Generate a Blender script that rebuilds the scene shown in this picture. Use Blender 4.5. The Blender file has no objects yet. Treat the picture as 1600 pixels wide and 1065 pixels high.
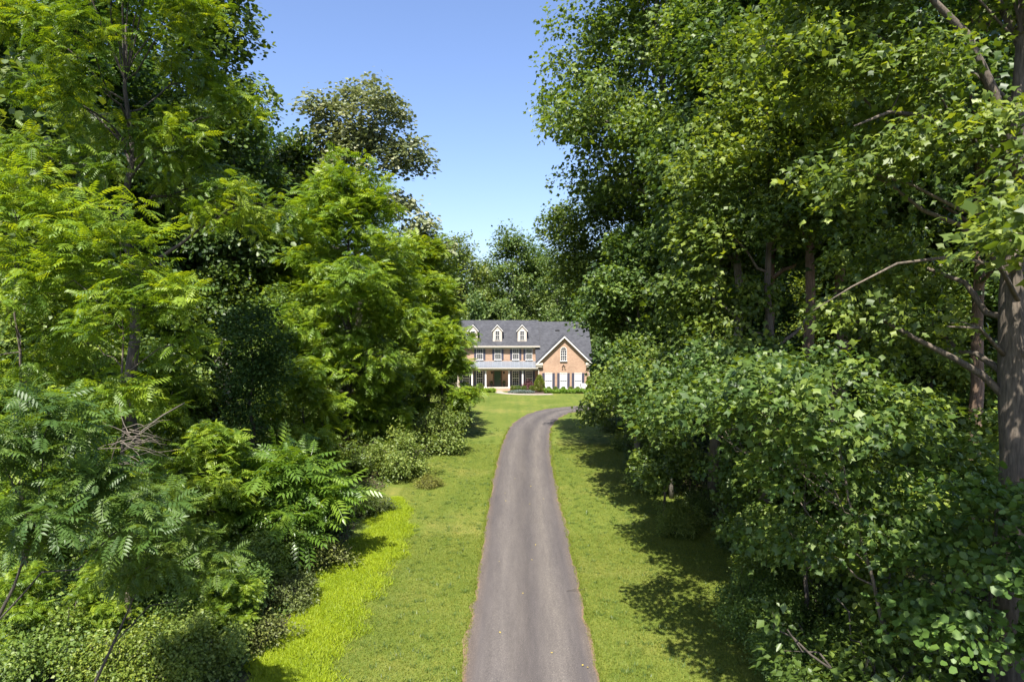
import bpy, math, random
import numpy as np
from mathutils import Vector

SC = bpy.context.scene
COL = SC.collection
R = math.radians

# ---------------------------------------------------------------- camera, sky, sun, exposure
CAM_H = 9.5
F = 24.0 / 36.0 * 1600.0
cam_d = bpy.data.cameras.new("camera")
cam_d.lens = 24.0
cam_d.sensor_width = 36.0
cam_d.clip_start = 0.1
cam_d.clip_end = 3000.0
cam = bpy.data.objects.new("camera", cam_d)
COL.objects.link(cam)
cam.location = (0, 0, CAM_H)
cam.rotation_euler = (R(90.0 - 1.745), 0, 0)
SC.camera = cam

SUN = Vector((-0.09, -0.50, 0.86)).normalized()
world = bpy.data.worlds.new("World")
SC.world = world
world.use_nodes = True
wn = world.node_tree.nodes
wl = world.node_tree.links
bg = wn.get("Background") or wn.new("ShaderNodeBackground")
sky = wn.new("ShaderNodeTexSky")
sky.sky_type = 'NISHITA'
sky.sun_disc = False
sky.sun_elevation = math.asin(SUN.z)
sky.sun_rotation = math.atan2(SUN.x, SUN.y)
sky.altitude = 100
sky.air_density = 1.0
sky.dust_density = 1.6
sky.ozone_density = 3.5
tint = wn.new("ShaderNodeMix")
tint.data_type = 'RGBA'
tint.blend_type = 'MULTIPLY'
tint.inputs[0].default_value = 1.0
tint.inputs[7].default_value = (1.0, .98, 1.09, 1)
wl.new(sky.outputs[0], tint.inputs[6])
wl.new(tint.outputs[2], bg.inputs[0])
bg.inputs[1].default_value = 0.097
sun_d = bpy.data.lights.new("sun", 'SUN')
sun_d.energy = 4.9
sun_d.angle = R(0.5)
sun_d.color = (1.0, 0.945, 0.86)
sun = bpy.data.objects.new("sun", sun_d)
COL.objects.link(sun)
sun.rotation_euler = SUN.to_track_quat('Z', 'Y').to_euler()
sun.location = (-20, -30, 60)

SC.view_settings.view_transform = 'Standard'
SC.view_settings.look = 'None'
SC.view_settings.exposure = 1.3
SC.view_settings.gamma = 1.0
SC.render.engine = 'CYCLES'
SC.cycles.max_bounces = 5
SC.cycles.diffuse_bounces = 4
SC.cycles.glossy_bounces = 2
SC.cycles.transmission_bounces = 3
SC.cycles.transparent_max_bounces = 6


def PX(px, D):
    """sideways metres of photo column px at distance D"""
    return (px - 800.0) * D / F


# ---------------------------------------------------------------- materials
def new_mat(name):
    m = bpy.data.materials.new(name)
    m.use_nodes = True
    nt = m.node_tree
    b = nt.nodes.get("Principled BSDF")
    return m, nt, b


def N(nt, t, **kw):
    n = nt.nodes.new(t)
    for k, v in kw.items():
        setattr(n, k, v)
    return n


def ramp(nt, stops, interp='LINEAR'):
    r = nt.nodes.new("ShaderNodeValToRGB")
    r.color_ramp.interpolation = interp
    el = r.color_ramp.elements
    while len(el) < len(stops):
        el.new(0.5)
    for e, (p, c) in zip(el, stops):
        e.position = p
        e.color = (c[0], c[1], c[2], 1)
    return r


def noise(nt, vec, scale, detail=4, rough=0.55):
    n = nt.nodes.new("ShaderNodeTexNoise")
    n.inputs["Scale"].default_value = scale
    n.inputs["Detail"].default_value = detail
    n.inputs["Roughness"].default_value = rough
    if vec is not None:
        nt.links.new(vec, n.inputs["Vector"])
    return n


def mix(nt, fac, a, b, mode='MIX'):
    m = nt.nodes.new("ShaderNodeMix")
    m.data_type = 'RGBA'
    m.blend_type = mode
    L = nt.links
    for s, v in ((m.inputs[0], fac), (m.inputs[6], a), (m.inputs[7], b)):
        if isinstance(v, (int, float)):
            s.default_value = v
        elif isinstance(v, tuple):
            s.default_value = (v[0], v[1], v[2], 1)
        else:
            L.new(v, s)
    return m.outputs[2]


def leaf_mat(name, dark, mid, light, trans, tfac=0.4, rough=0.42, spec=0.45, hue_var=0.25):
    m, nt, b = new_mat(name)
    L = nt.links
    at = N(nt, "ShaderNodeAttribute", attribute_name="tint")
    rp = ramp(nt, [(0.0, dark), (0.5, mid), (1.0, light)])
    L.new(at.outputs["Fac"], rp.inputs[0])
    oi = N(nt, "ShaderNodeObjectInfo")
    rr = ramp(nt, [(0.0, (1 - hue_var, 1 - hue_var * .5, 1.05)), (0.5, (1, 1, 1)), (1.0, (1 + hue_var, 1 + hue_var * .4, 0.85))])
    L.new(oi.outputs["Random"], rr.inputs[0])
    c = mix(nt, 1.0, rp.outputs[0], rr.outputs[0], 'MULTIPLY')
    L.new(c, b.inputs["Base Color"])
    b.inputs["Roughness"].default_value = rough
    b.inputs["Specular IOR Level"].default_value = spec
    tr = N(nt, "ShaderNodeBsdfTranslucent")
    c2 = mix(nt, 1.0, c, trans, 'MULTIPLY')
    L.new(c2, tr.inputs[0])
    ms = N(nt, "ShaderNodeMixShader")
    ms.inputs[0].default_value = tfac
    L.new(b.outputs[0], ms.inputs[1])
    L.new(tr.outputs[0], ms.inputs[2])
    L.new(ms.outputs[0], nt.nodes["Material Output"].inputs[0])
    return m


TR = (2.6, 2.3, 0.7)
M = {}
M['poplar'] = leaf_mat("poplar_leaf", (.026, .054, .013), (.080, .132, .023), (.215, .275, .050), (2.4, 2.2, .6), .33, .48, .40, .16)
M['walnut'] = leaf_mat("compound_leaf", (.052, .106, .012), (.135, .215, .017), (.270, .340, .026), (2.3, 2.0, .5), .36, .45, .4, .10)
M['deep_walnut'] = leaf_mat("deep_compound_leaf", (.032, .074, .010), (.090, .162, .015), (.250, .325, .024), (2.3, 2.0, .5), .32, .45, .4, .06)
M['poplar_shade'] = leaf_mat("shaded_poplar_leaf", (.022, .050, .012), (.066, .116, .022), (.195, .255, .048), (2.4, 2.2, .6), .33, .48, .40, .10)  # darker copy of the poplar leaf, shade put into its colour
M['sumac'] = leaf_mat("sumac_leaf", (.052, .105, .015), (.095, .170, .019), (.175, .255, .026), (2.2, 2.0, .55), .36, .36, .5)
M['shade'] = leaf_mat("shaded_compound_leaf", (.036, .078, .017), (.062, .118, .022), (.110, .170, .030), TR, .3, .45, .35)  # shade painted in as dark leaves for the lower left walnut saplings
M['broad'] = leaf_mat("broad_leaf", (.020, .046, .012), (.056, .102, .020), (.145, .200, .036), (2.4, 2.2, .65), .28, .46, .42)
M['far'] = leaf_mat("far_leaf", (.036, .074, .018), (.085, .140, .028), (.170, .215, .045), (2.0, 1.9, .7), .26, .5, .4)
M['oak'] = leaf_mat("oak_leaf", (.090, .120, .050), (.185, .215, .098), (.360, .360, .215), (1.3, 1.3, .7), .26, .45, .42, .0)
M['holly'] = leaf_mat("dark_leaf", (.020, .050, .010), (.040, .080, .016), (.070, .115, .022), TR, .24, .55, .2)
M['shrub'] = leaf_mat("shrub_leaf", (.040, .078, .015), (.105, .165, .026), (.220, .280, .046), (2.2, 2.0, .6), .28, .48, .38)
M['pale'] = leaf_mat("pale_shrub_leaf", (.070, .112, .026), (.155, .210, .042), (.280, .320, .072), (2.0, 1.9, .6), .34, .5, .36, .05)
M['bramble'] = leaf_mat("bramble_leaf", (0.061, 0.064, 0.023), (0.115, 0.141, 0.030), (0.203, 0.211, 0.052), (1.8, 1.7, .7), .3, .5, .35)
M['box'] = leaf_mat("boxwood_leaf", (0.054, 0.096, 0.016), (0.101, 0.154, 0.021), (0.162, 0.211, 0.030), TR, .25, .45, .4)
M['red'] = leaf_mat("burgundy_leaf", (.070, .016, .020), (.120, .030, .034), (.190, .060, .050), (1.6, .8, .8), .25, .45, .4)
M['silver'] = leaf_mat("silver_leaf", (.10, .135, .115), (.155, .195, .165), (.22, .26, .22), (1, 1, 1), .15, .6, .3)
M['liri'] = leaf_mat("border_leaf", (0.074, 0.147, 0.018), (0.128, 0.230, 0.025), (0.209, 0.314, 0.039), TR, .3, .45, .4)
M['lime'] = leaf_mat("lime_grass", (.140, .205, .008), (.225, .305, .010), (.33, .385, .018), (1.6, 1.5, .5), .35, .5, .3, 0)
M['blade'] = leaf_mat("lawn_blade", (.082, .120, .013), (.138, .178, .021), (.215, .218, .040), (1.6, 1.5, .5), .33, .55, .25, 0)
M['ivy'] = leaf_mat("cover_leaf", (.038, .070, .016), (.075, .122, .022), (.145, .200, .038), TR, .3, .42, .45)


def bark_mat(name, a, b_, sc=1.0):
    m, nt, b = new_mat(name)
    tc = N(nt, "ShaderNodeTexCoord")
    mp = N(nt, "ShaderNodeMapping")
    mp.inputs["Scale"].default_value = (9 * sc, 9 * sc, 1.3 * sc)
    nt.links.new(tc.outputs["Object"], mp.inputs[0])
    n1 = noise(nt, mp.outputs[0], 2.0, 6, .65)
    n2 = noise(nt, tc.outputs["Object"], 1.2, 3)
    r = ramp(nt, [(.3, a), (.7, b_)])
    nt.links.new(n1.outputs[0], r.inputs[0])
    r2 = ramp(nt, [(.3, (.6, .62, .58)), (.7, (1.15, 1.1, 1.05))])
    nt.links.new(n2.outputs[0], r2.inputs[0])
    nt.links.new(mix(nt, 1.0, r.outputs[0], r2.outputs[0], 'MULTIPLY'), b.inputs["Base Color"])
    b.inputs["Roughness"].default_value = .9
    bp = N(nt, "ShaderNodeBump")
    bp.inputs["Strength"].default_value = .7
    bp.inputs["Distance"].default_value = .04
    nt.links.new(n1.outputs[0], bp.inputs["Height"])
    nt.links.new(bp.outputs[0], b.inputs["Normal"])
    return m


M['bark'] = bark_mat("bark", (.055, .045, .035), (.20, .165, .13))
M['bark_red'] = bark_mat("reddish_bark", (.07, .045, .03), (.27, .18, .125))
M['bark_grey'] = bark_mat("grey_bark", (.075, .068, .055), (.26, .23, .19))
M['bark_dark'] = bark_mat("dark_bark", (.03, .026, .02), (.10, .085, .068))
M['dead'] = bark_mat("dead_twig", (.085, .072, .056), (.19, .165, .13))


def plain(name, col, rough=.6, metal=0.0, spec=.5, var=0.0, vscale=3.0):
    m, nt, b = new_mat(name)
    b.inputs["Roughness"].default_value = rough
    b.inputs["Metallic"].default_value = metal
    b.inputs["Specular IOR Level"].default_value = spec
    if var > 0:
        tc = N(nt, "ShaderNodeTexCoord")
        n = noise(nt, tc.outputs["Object"], vscale, 5)
        lo = tuple(c * (1 - var) for c in col)
        hi = tuple(min(1, c * (1 + var)) for c in col)
        r = ramp(nt, [(.3, lo), (.7, hi)])
        nt.links.new(n.outputs[0], r.inputs[0])
        nt.links.new(r.outputs[0], b.inputs["Base Color"])
    else:
        b.inputs["Base Color"].default_value = (*col, 1)
    return m


M['white'] = plain("white_paint", (.66, .65, .63), .45, var=.05)
M['cream'] = plain("cream_siding", (.52, .46, .40), .6, var=.05)
M['trim'] = plain("cream_trim", (.50, .46, .39), .5, var=.05)
M['shutter'] = plain("slate_shutter", (.070, .073, .108), .5, var=.12, vscale=8)
M['blind'] = plain("white_blind", (.66, .68, .70), .5)
M['glass'] = plain("window_glass", (.018, .022, .030), .06, spec=.7)
M['door'] = plain("dark_green_door", (.016, .045, .020), .35)
M['black'] = plain("black_metal", (.02, .02, .02), .5)
M['brass'] = plain("brass", (.5, .36, .12), .3, 1.0)
M['metalroof'] = plain("zinc_roof", (.20, .22, .25), .42, .3, var=.10, vscale=1.2)
M['concrete'] = plain("concrete", (.30, .255, .21), .85, var=.15, vscale=2)
M['mulch'] = plain("mulch", (.075, .048, .038), .95, var=.4, vscale=9)
M['soffit'] = plain("soffit", (.55, .54, .52), .7)


def brick(name, rotz=0):
    m, nt, b = new_mat(name)
    tc = N(nt, "ShaderNodeTexCoord")
    mp = N(nt, "ShaderNodeMapping")
    sp = N(nt, "ShaderNodeSeparateXYZ")
    cb = N(nt, "ShaderNodeCombineXYZ")
    ad = N(nt, "ShaderNodeMath", operation='ADD')
    nt.links.new(tc.outputs["Object"], sp.inputs[0])
    nt.links.new(sp.outputs[0], ad.inputs[0])
    nt.links.new(sp.outputs[1], ad.inputs[1])
    nt.links.new(ad.outputs[0], cb.inputs[0])
    nt.links.new(sp.outputs[2], cb.inputs[1])
    br = N(nt, "ShaderNodeTexBrick")
    nt.links.new(cb.outputs[0], br.inputs["Vector"])
    br.inputs["Color1"].default_value = (.34, .205, .135, 1)
    br.inputs["Color2"].default_value = (.44, .295, .195, 1)
    br.inputs["Mortar"].default_value = (.46, .36, .28, 1)
    br.inputs["Scale"].default_value = 1.0
    br.inputs["Mortar Size"].default_value = .008
    br.inputs["Brick Width"].default_value = .22
    br.inputs["Row Height"].default_value = .075
    br.inputs["Bias"].default_value = -.1
    n = noise(nt, tc.outputs["Object"], .7, 5)
    r = ramp(nt, [(.3, (.86, .85, .84)), (.7, (1.1, 1.08, 1.06))])
    nt.links.new(n.outputs[0], r.inputs[0])
    nt.links.new(mix(nt, 1.0, br.outputs["Color"], r.outputs[0], 'MULTIPLY'), b.inputs["Base Color"])
    b.inputs["Roughness"].default_value = .85
    return m


M['brick'] = brick("red_brick")


def shingle():
    m, nt, b = new_mat("asphalt_shingles")
    tc = N(nt, "ShaderNodeTexCoord")
    sp = N(nt, "ShaderNodeSeparateXYZ")
    cb = N(nt, "ShaderNodeCombineXYZ")
    mu = N(nt, "ShaderNodeMath", operation='MULTIPLY')
    mu.inputs[1].default_value = 1.5
    nt.links.new(tc.outputs["Object"], sp.inputs[0])
    nt.links.new(sp.outputs[0], cb.inputs[0])
    nt.links.new(sp.outputs[2], mu.inputs[0])
    nt.links.new(mu.outputs[0], cb.inputs[1])
    br = N(nt, "ShaderNodeTexBrick")
    nt.links.new(cb.outputs[0], br.inputs["Vector"])
    br.inputs["Color1"].default_value = (.036, .038, .045, 1)
    br.inputs["Color2"].default_value = (.060, .063, .072, 1)
    br.inputs["Mortar"].default_value = (.026, .027, .033, 1)
    br.inputs["Scale"].default_value = 1.0
    br.inputs["Mortar Size"].default_value = .012
    br.inputs["Brick Width"].default_value = .33
    br.inputs["Row Height"].default_value = .16
    n = noise(nt, tc.outputs["Object"], 1.5, 5)
    r = ramp(nt, [(.3, (.82, .82, .82)), (.7, (1.15, 1.14, 1.12))])
    nt.links.new(n.outputs[0], r.inputs[0])
    nt.links.new(mix(nt, 1.0, br.outputs["Color"], r.outputs[0], 'MULTIPLY'), b.inputs["Base Color"])
    b.inputs["Roughness"].default_value = .85
    return m


M['shingle'] = shingle()


def ground_mat():
    m, nt, b = new_mat("forest_floor")
    tc = N(nt, "ShaderNodeTexCoord")
    n1 = noise(nt, tc.outputs["Object"], .35, 6, .6)
    n2 = noise(nt, tc.outputs["Object"], 7, 6, .7)
    a = ramp(nt, [(.35, (.040, .030, .018)), (.5, (.060, .050, .026)), (.62, (.045, .070, .020))])
    nt.links.new(n1.outputs[0], a.inputs[0])
    d = ramp(nt, [(.3, (.5, .5, .5)), (.7, (1.7, 1.6, 1.4))])
    nt.links.new(n2.outputs[0], d.inputs[0])
    nt.links.new(mix(nt, 1.0, a.outputs[0], d.outputs[0], 'MULTIPLY'), b.inputs["Base Color"])
    b.inputs["Roughness"].default_value = .95
    return m


M['ground'] = ground_mat()


def lawn_mat():
    m, nt, b = new_mat("lawn")
    tc = N(nt, "ShaderNodeTexCoord")
    o = tc.outputs["Object"]
    n1 = noise(nt, o, .22, 5, .6)
    n2 = noise(nt, o, 2.2, 5, .65)
    n3 = noise(nt, o, 28, 3, .7)
    mp = N(nt, "ShaderNodeMapping")
    mp.inputs["Scale"].default_value = (1.3, .05, 1)
    nt.links.new(o, mp.inputs[0])
    n4 = noise(nt, mp.outputs[0], 1.0, 4, .6)
    a = ramp(nt, [(.32, (0.078, 0.112, 0.014)), (.5, (0.101, 0.136, 0.020)), (.68, (0.145, 0.158, 0.034))])
    nt.links.new(n1.outputs[0], a.inputs[0])
    c = ramp(nt, [(.28, (.72, .80, .7)), (.5, (1, 1, 1)), (.74, (1.28, 1.12, 1.15))])
    nt.links.new(n2.outputs[0], c.inputs[0])
    d = ramp(nt, [(.25, (.55, .6, .55)), (.5, (1, 1, 1)), (.78, (1.4, 1.32, 1.3))])
    nt.links.new(n3.outputs[0], d.inputs[0])
    e = ramp(nt, [(.35, (.88, .92, .9)), (.65, (1.16, 1.08, 1.1))])
    nt.links.new(n4.outputs[0], e.inputs[0])
    x = mix(nt, 1.0, a.outputs[0], c.outputs[0], 'MULTIPLY')
    x = mix(nt, 1.0, x, d.outputs[0], 'MULTIPLY')
    x = mix(nt, 1.0, x, e.outputs[0], 'MULTIPLY')
    nt.links.new(x, b.inputs["Base Color"])
    b.inputs["Roughness"].default_value = .9
    b.inputs["Specular IOR Level"].default_value = .2
    bp = N(nt, "ShaderNodeBump")
    bp.inputs["Strength"].default_value = .6
    bp.inputs["Distance"].default_value = .04
    nt.links.new(n3.outputs[0], bp.inputs["Height"])
    nt.links.new(bp.outputs[0], b.inputs["Normal"])
    return m


M['lawn'] = lawn_mat()


def asphalt_mat():
    m, nt, b = new_mat("asphalt")
    tc = N(nt, "ShaderNodeTexCoord")
    o = tc.outputs["Object"]
    at = N(nt, "ShaderNodeAttribute", attribute_name="across")
    # wheel tracks polished paler, oil-darkened strip between them, dusty ragged edges
    tr = ramp(nt, [(0, (0.168, 0.114, 0.072)), (.025, (0.096, 0.078, 0.067)), (.10, (0.080, 0.072, 0.070)), (.27, (0.108, 0.098, 0.091)),
                   (.48, (0.078, 0.070, 0.066)), (.55, (0.074, 0.067, 0.065)), (.72, (0.113, 0.102, 0.093)), (.90, (0.080, 0.072, 0.070)), (.978, (0.099, 0.083, 0.071)), (1, (0.168, 0.114, 0.072))])
    mpl = N(nt, "ShaderNodeMapping")
    mpl.inputs["Scale"].default_value = (1.0, .10, 1.0)
    nt.links.new(o, mpl.inputs[0])
    ol = mpl.outputs[0]
    n0 = noise(nt, ol, .8, 4, .6)
    ma = N(nt, "ShaderNodeMath", operation='MULTIPLY_ADD')
    ma.inputs[1].default_value = .10
    nt.links.new(n0.outputs[0], ma.inputs[0])
    sb = N(nt, "ShaderNodeMath", operation='SUBTRACT')
    nt.links.new(at.outputs["Fac"], sb.inputs[0])
    sb.inputs[1].default_value = .05
    nt.links.new(sb.outputs[0], ma.inputs[2])
    nt.links.new(ma.outputs[0], tr.inputs[0])
    n1 = noise(nt, o, 42, 2, .8)
    n2 = noise(nt, ol, 1.3, 5, .6)
    n3 = noise(nt, ol, 7, 5, .7)
    g = ramp(nt, [(.25, (.40, .40, .41)), (.5, (1, 1, 1)), (.62, (1.2, 1.18, 1.15)), (.70, (2.3, 2.2, 2.05))])
    nt.links.new(n1.outputs[0], g.inputs[0])
    h = ramp(nt, [(.3, (.84, .83, .85)), (.7, (1.14, 1.12, 1.08))])
    nt.links.new(n2.outputs[0], h.inputs[0])
    k = ramp(nt, [(.3, (.86, .86, .86)), (.7, (1.12, 1.12, 1.12))])
    nt.links.new(n3.outputs[0], k.inputs[0])
    vd = N(nt, "ShaderNodeTexVoronoi", feature='DISTANCE_TO_EDGE')
    nd = noise(nt, o, 1.3, 5, .7)
    va = N(nt, "ShaderNodeVectorMath", operation='MULTIPLY_ADD')
    va.inputs[1].default_value = (1.1, 1.1, 0)
    nt.links.new(nd.outputs[1], va.inputs[0])
    nt.links.new(o, va.inputs[2])
    nt.links.new(va.outputs[0], vd.inputs["Vector"])
    vd.inputs["Scale"].default_value = .30
    cr = ramp(nt, [(.0, (.42, .40, .38)), (.006, (.55, .53, .51)), (.010, (1, 1, 1))])
    nt.links.new(vd.outputs["Distance"], cr.inputs[0])
    nm = noise(nt, o, .16, 2)
    cm_ = ramp(nt, [(.60, (0, 0, 0)), (.68, (1, 1, 1))])
    nt.links.new(nm.outputs[0], cm_.inputs[0])
    crk = mix(nt, cm_.outputs[0], (1, 1, 1), cr.outputs[0])
    x = mix(nt, 1.0, tr.outputs[0], g.outputs[0], 'MULTIPLY')
    x = mix(nt, 1.0, x, crk, 'MULTIPLY')
    x = mix(nt, 1.0, x, h.outputs[0], 'MULTIPLY')
    x = mix(nt, 1.0, x, k.outputs[0], 'MULTIPLY')
    nt.links.new(x, b.inputs["Base Color"])
    b.inputs["Roughness"].default_value = .85
    b.inputs["Specular IOR Level"].default_value = .3
    bp = N(nt, "ShaderNodeBump")
    bp.inputs["Strength"].default_value = .35
    bp.inputs["Distance"].default_value = .01
    nt.links.new(n1.outputs[0], bp.inputs["Height"])
    nt.links.new(bp.outputs[0], b.inputs["Normal"])
    return m


M['asphalt'] = asphalt_mat()


# ---------------------------------------------------------------- mesh helpers
def tag(o, label=None, cat=None, group=None, kind=None):
    if label: o["label"] = label
    if cat: o["category"] = cat
    if group: o["group"] = group
    if kind: o["kind"] = kind
    return o


def link(name, me, parent=None):
    o = bpy.data.objects.new(name, me)
    COL.objects.link(o)
    if parent is not None:
        o.parent = parent
    return o


def empty(name, loc, rz=0.0, sc=1.0):
    o = bpy.data.objects.new(name, None)
    COL.objects.link(o)
    o.location = loc
    o.rotation_euler = (0, 0, rz)
    o.scale = sc if isinstance(sc, tuple) else (sc, sc, sc)
    o.empty_display_size = .3
    return o


class MB:
    def __init__(s):
        s.v = []
        s.f = []

    def box(s, x0, x1, y0, y1, z0, z1):
        i = len(s.v)
        s.v += [(x0, y0, z0), (x1, y0, z0), (x1, y1, z0), (x0, y1, z0), (x0, y0, z1), (x1, y0, z1), (x1, y1, z1), (x0, y1, z1)]
        s.f += [tuple(i + k for k in q) for q in ((0, 3, 2, 1), (4, 5, 6, 7), (0, 1, 5, 4), (1, 2, 6, 5), (2, 3, 7, 6), (3, 0, 4, 7))]
        return s

    def ext(s, pts, vec):
        """closed prism: polygon pts swept by vec"""
        i = len(s.v)
        n = len(pts)
        s.v += [tuple(p) for p in pts] + [tuple(p[k] + vec[k] for k in range(3)) for p in pts]
        s.f.append(tuple(range(i, i + n)))
        s.f.append(tuple(range(i + 2 * n - 1, i + n - 1, -1)))
        for k in range(n):
            j = (k + 1) % n
            s.f.append((i + k, i + n + k, i + n + j, i + j))
        return s

    def prx(s, yz, x0, x1):
        return s.ext([(x0, y, z) for y, z in yz], (x1 - x0, 0, 0))

    def pry(s, xz, y0, y1):
        return s.ext([(x, y0, z) for x, z in xz], (0, y1 - y0, 0))

    def tube(s, pts, rad, n=6, cap=True):
        pts = [Vector(p) for p in pts]
        i0 = len(s.v)
        k = len(pts)
        up = Vector((0.13, 0.31, 0.94))
        for q in range(k):
            d = (pts[min(q + 1, k - 1)] - pts[max(q - 1, 0)])
            if d.length < 1e-6:
                d = Vector((0, 0, 1))
            d.normalize()
            a = d.cross(up)
            if a.length < .1:
                a = d.cross(Vector((1, 0, 0)))
            a.normalize()
            b = d.cross(a)
            r = rad[q] if hasattr(rad, '__len__') else rad
            for t in range(n):
                an = 2 * math.pi * t / n
                s.v.append(tuple(pts[q] + (a * math.cos(an) + b * math.sin(an)) * r))
        for q in range(k - 1):
            for t in range(n):
                u = (t + 1) % n
                s.f.append((i0 + q * n + t, i0 + q * n + u, i0 + (q + 1) * n + u, i0 + (q + 1) * n + t))
        if cap:
            s.f.append(tuple(i0 + t for t in range(n - 1, -1, -1)))
            s.f.append(tuple(i0 + (k - 1) * n + t for t in range(n)))
        return s

    def lathe(s, prof, c=(0, 0, 0), n=12):
        """prof: list of (r, z)"""
        i0 = len(s.v)
        for r, z in prof:
            for t in range(n):
                a = 2 * math.pi * t / n
                s.v.append((c[0] + r * math.cos(a), c[1] + r * math.sin(a), c[2] + z))
        for q in range(len(prof) - 1):
            for t in range(n):
                u = (t + 1) % n
                s.f.append((i0 + q * n + t, i0 + q * n + u, i0 + (q + 1) * n + u, i0 + (q + 1) * n + t))
        s.f.append(tuple(i0 + t for t in range(n - 1, -1, -1)))
        s.f.append(tuple(i0 + (len(prof) - 1) * n + t for t in range(n)))
        return s

    def mesh(s, name, mat, smooth=False):
        me = bpy.data.meshes.new(name)
        me.from_pydata(s.v, [], s.f)
        me.materials.append(mat)
        if smooth:
            me.polygons.foreach_set('use_smooth', [True] * len(me.polygons))
        me.update()
        import bmesh
        bm = bmesh.new()
        bm.from_mesh(me)
        bmesh.ops.recalc_face_normals(bm, faces=bm.faces)
        bm.to_mesh(me)
        bm.free()
        return me

    def obj(s, name, mat, parent=None, smooth=False):
        return link(name, s.mesh(name, mat, smooth), parent)


def raw_mesh(name, verts, loops, starts, tint, mat):
    me = bpy.data.meshes.new(name)
    me.vertices.add(len(verts))
    me.vertices.foreach_set('co', np.ascontiguousarray(verts, dtype=np.float32).ravel())
    me.loops.add(len(loops))
    me.loops.foreach_set('vertex_index', loops.astype(np.int32))
    me.polygons.add(len(starts))
    me.polygons.foreach_set('loop_start', starts.astype(np.int32))
    a = me.attributes.new('tint', 'FLOAT', 'FACE')
    a.data.foreach_set('value', tint.astype(np.float32))
    me.materials.append(mat)
    me.update(calc_edges=True)
    return me


# ---------------------------------------------------------------- leaf templates (x side, y along, z normal)
def T_poplar(k=1.0, tip=-.08, sk=0.0, w=1.0):
    v = [(0, 0, 0), (.44, .14, .07 * k), (.36, .52, .05 * k), (.44, .92, tip), (0, .74, -.02), (-.44, .92, tip), (-.36, .52, .05 * k), (-.44, .14, .07 * k)]
    v = [(x * w + sk * y * y, y, z + .12 * sk * x) for x, y, z in v]
    f = [(0, 1, 7), (1, 2, 6, 7), (2, 3, 4), (2, 4, 6), (4, 5, 6)]
    return np.array(v, float), f


def T_ovate(w=.32):
    v = [(0, 0, 0), (w, .42, .10), (0, 1, -.06), (-w, .42, .10)]
    return np.array(v, float), [(0, 1, 2), (0, 2, 3)]


def T_flat(w=.42):
    v = [(0, 0, 0), (w, .35, .06), (w * .7, .8, -.02), (0, 1, -.08), (-w * .7, .8, -.02), (-w, .35, .06)]
    return np.array(v, float), [(0, 1, 2, 3), (0, 3, 4, 5)]


def T_frond(pairs=7, droop=.35, wid=.27, seed=0, bend=.0):
    rg = np.random.RandomState(seed)
    V, Fc = [], []

    def rach(t):
        return np.array((bend * t * t, t * (1 - .15 * droop * t), .12 * t - droop * t * t))

    def leaflet(base, d, L, nrm):
        d = d / np.linalg.norm(d)
        sd = np.cross(d, nrm)
        sd /= np.linalg.norm(sd)
        i = len(V)
        V.extend([base, base + d * L * .38 + sd * L * .19 + nrm * .02 * L, base + d * L - nrm * L * .12, base + d * L * .38 - sd * L * .19 + nrm * .02 * L])
        Fc.extend([(i, i + 1, i + 2), (i, i + 2, i + 3)])
    for k in range(pairs):
        t = .20 + .72 * k / (pairs - 1)
        b = rach(t)
        tan = rach(t + .03) - rach(t - .03)
        tan /= np.linalg.norm(tan)
        L = wid * (.75 + .5 * math.sin(math.pi * min(1, (k + .6) / pairs))) * rg.uniform(.85, 1.1)
        for s in (-1, 1):
            d = np.array((s * 1.0, 0, -.22 + rg.uniform(-.12, .12))) + tan * (.42 + .25 * k / pairs)
            leaflet(b, d, L, np.array((-s * .05, .1, 1.0)))
    tan = rach(1.0) - rach(.95)
    leaflet(rach(.95), tan, wid * .95, np.array((0, .2, 1.0)))
    for k in range(3):
        a, b = rach(k / 3), rach((k + 1) / 3)
        i = len(V)
        w = np.array((.008, 0, 0))
        V.extend([a - w, a + w, b + w * .6, b - w * .6])
        Fc.append((i, i + 1, i + 2, i + 3))
    return np.array(V), Fc


def unit(a):
    return a / np.maximum(np.linalg.norm(a, axis=-1, keepdims=True), 1e-9)


def scatter_leaves(name, tmpl, pos, ydir, nrm, size, tint, mat):
    """tmpl: list of templates; each leaf picks one"""
    rg = np.random.RandomState(5)
    Y = unit(ydir)
    Z = nrm - Y * (nrm * Y).sum(1, keepdims=True)
    Z = unit(Z)
    X = np.cross(Y, Z)
    which = rg.randint(0, len(tmpl), len(pos))
    VV, LL, SS, TT = [], [], [], []
    voff = 0
    loff = 0
    for k, (tv, tf) in enumerate(tmpl):
        s = np.where(which == k)[0]
        if len(s) == 0:
            continue
        n = len(s)
        P = pos[s][:, None, :] + size[s][:, None, None] * (
            tv[None, :, 0:1] * X[s][:, None, :] + tv[None, :, 1:2] * Y[s][:, None, :] + tv[None, :, 2:3] * Z[s][:, None, :])
        VV.append(P.reshape(-1, 3))
        fl = np.concatenate([np.array(f) for f in tf])
        st = np.cumsum([0] + [len(f) for f in tf])[:-1]
        LL.append((fl[None, :] + (np.arange(n) * len(tv))[:, None] + voff).ravel())
        SS.append((st[None, :] + (np.arange(n) * len(fl))[:, None] + loff).ravel())
        TT.append(np.repeat(tint[s], len(tf)))
        voff += n * len(tv)
        loff += n * len(fl)
    return raw_mesh(name, np.concatenate(VV), np.concatenate(LL), np.concatenate(SS), np.concatenate(TT), mat)


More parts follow.
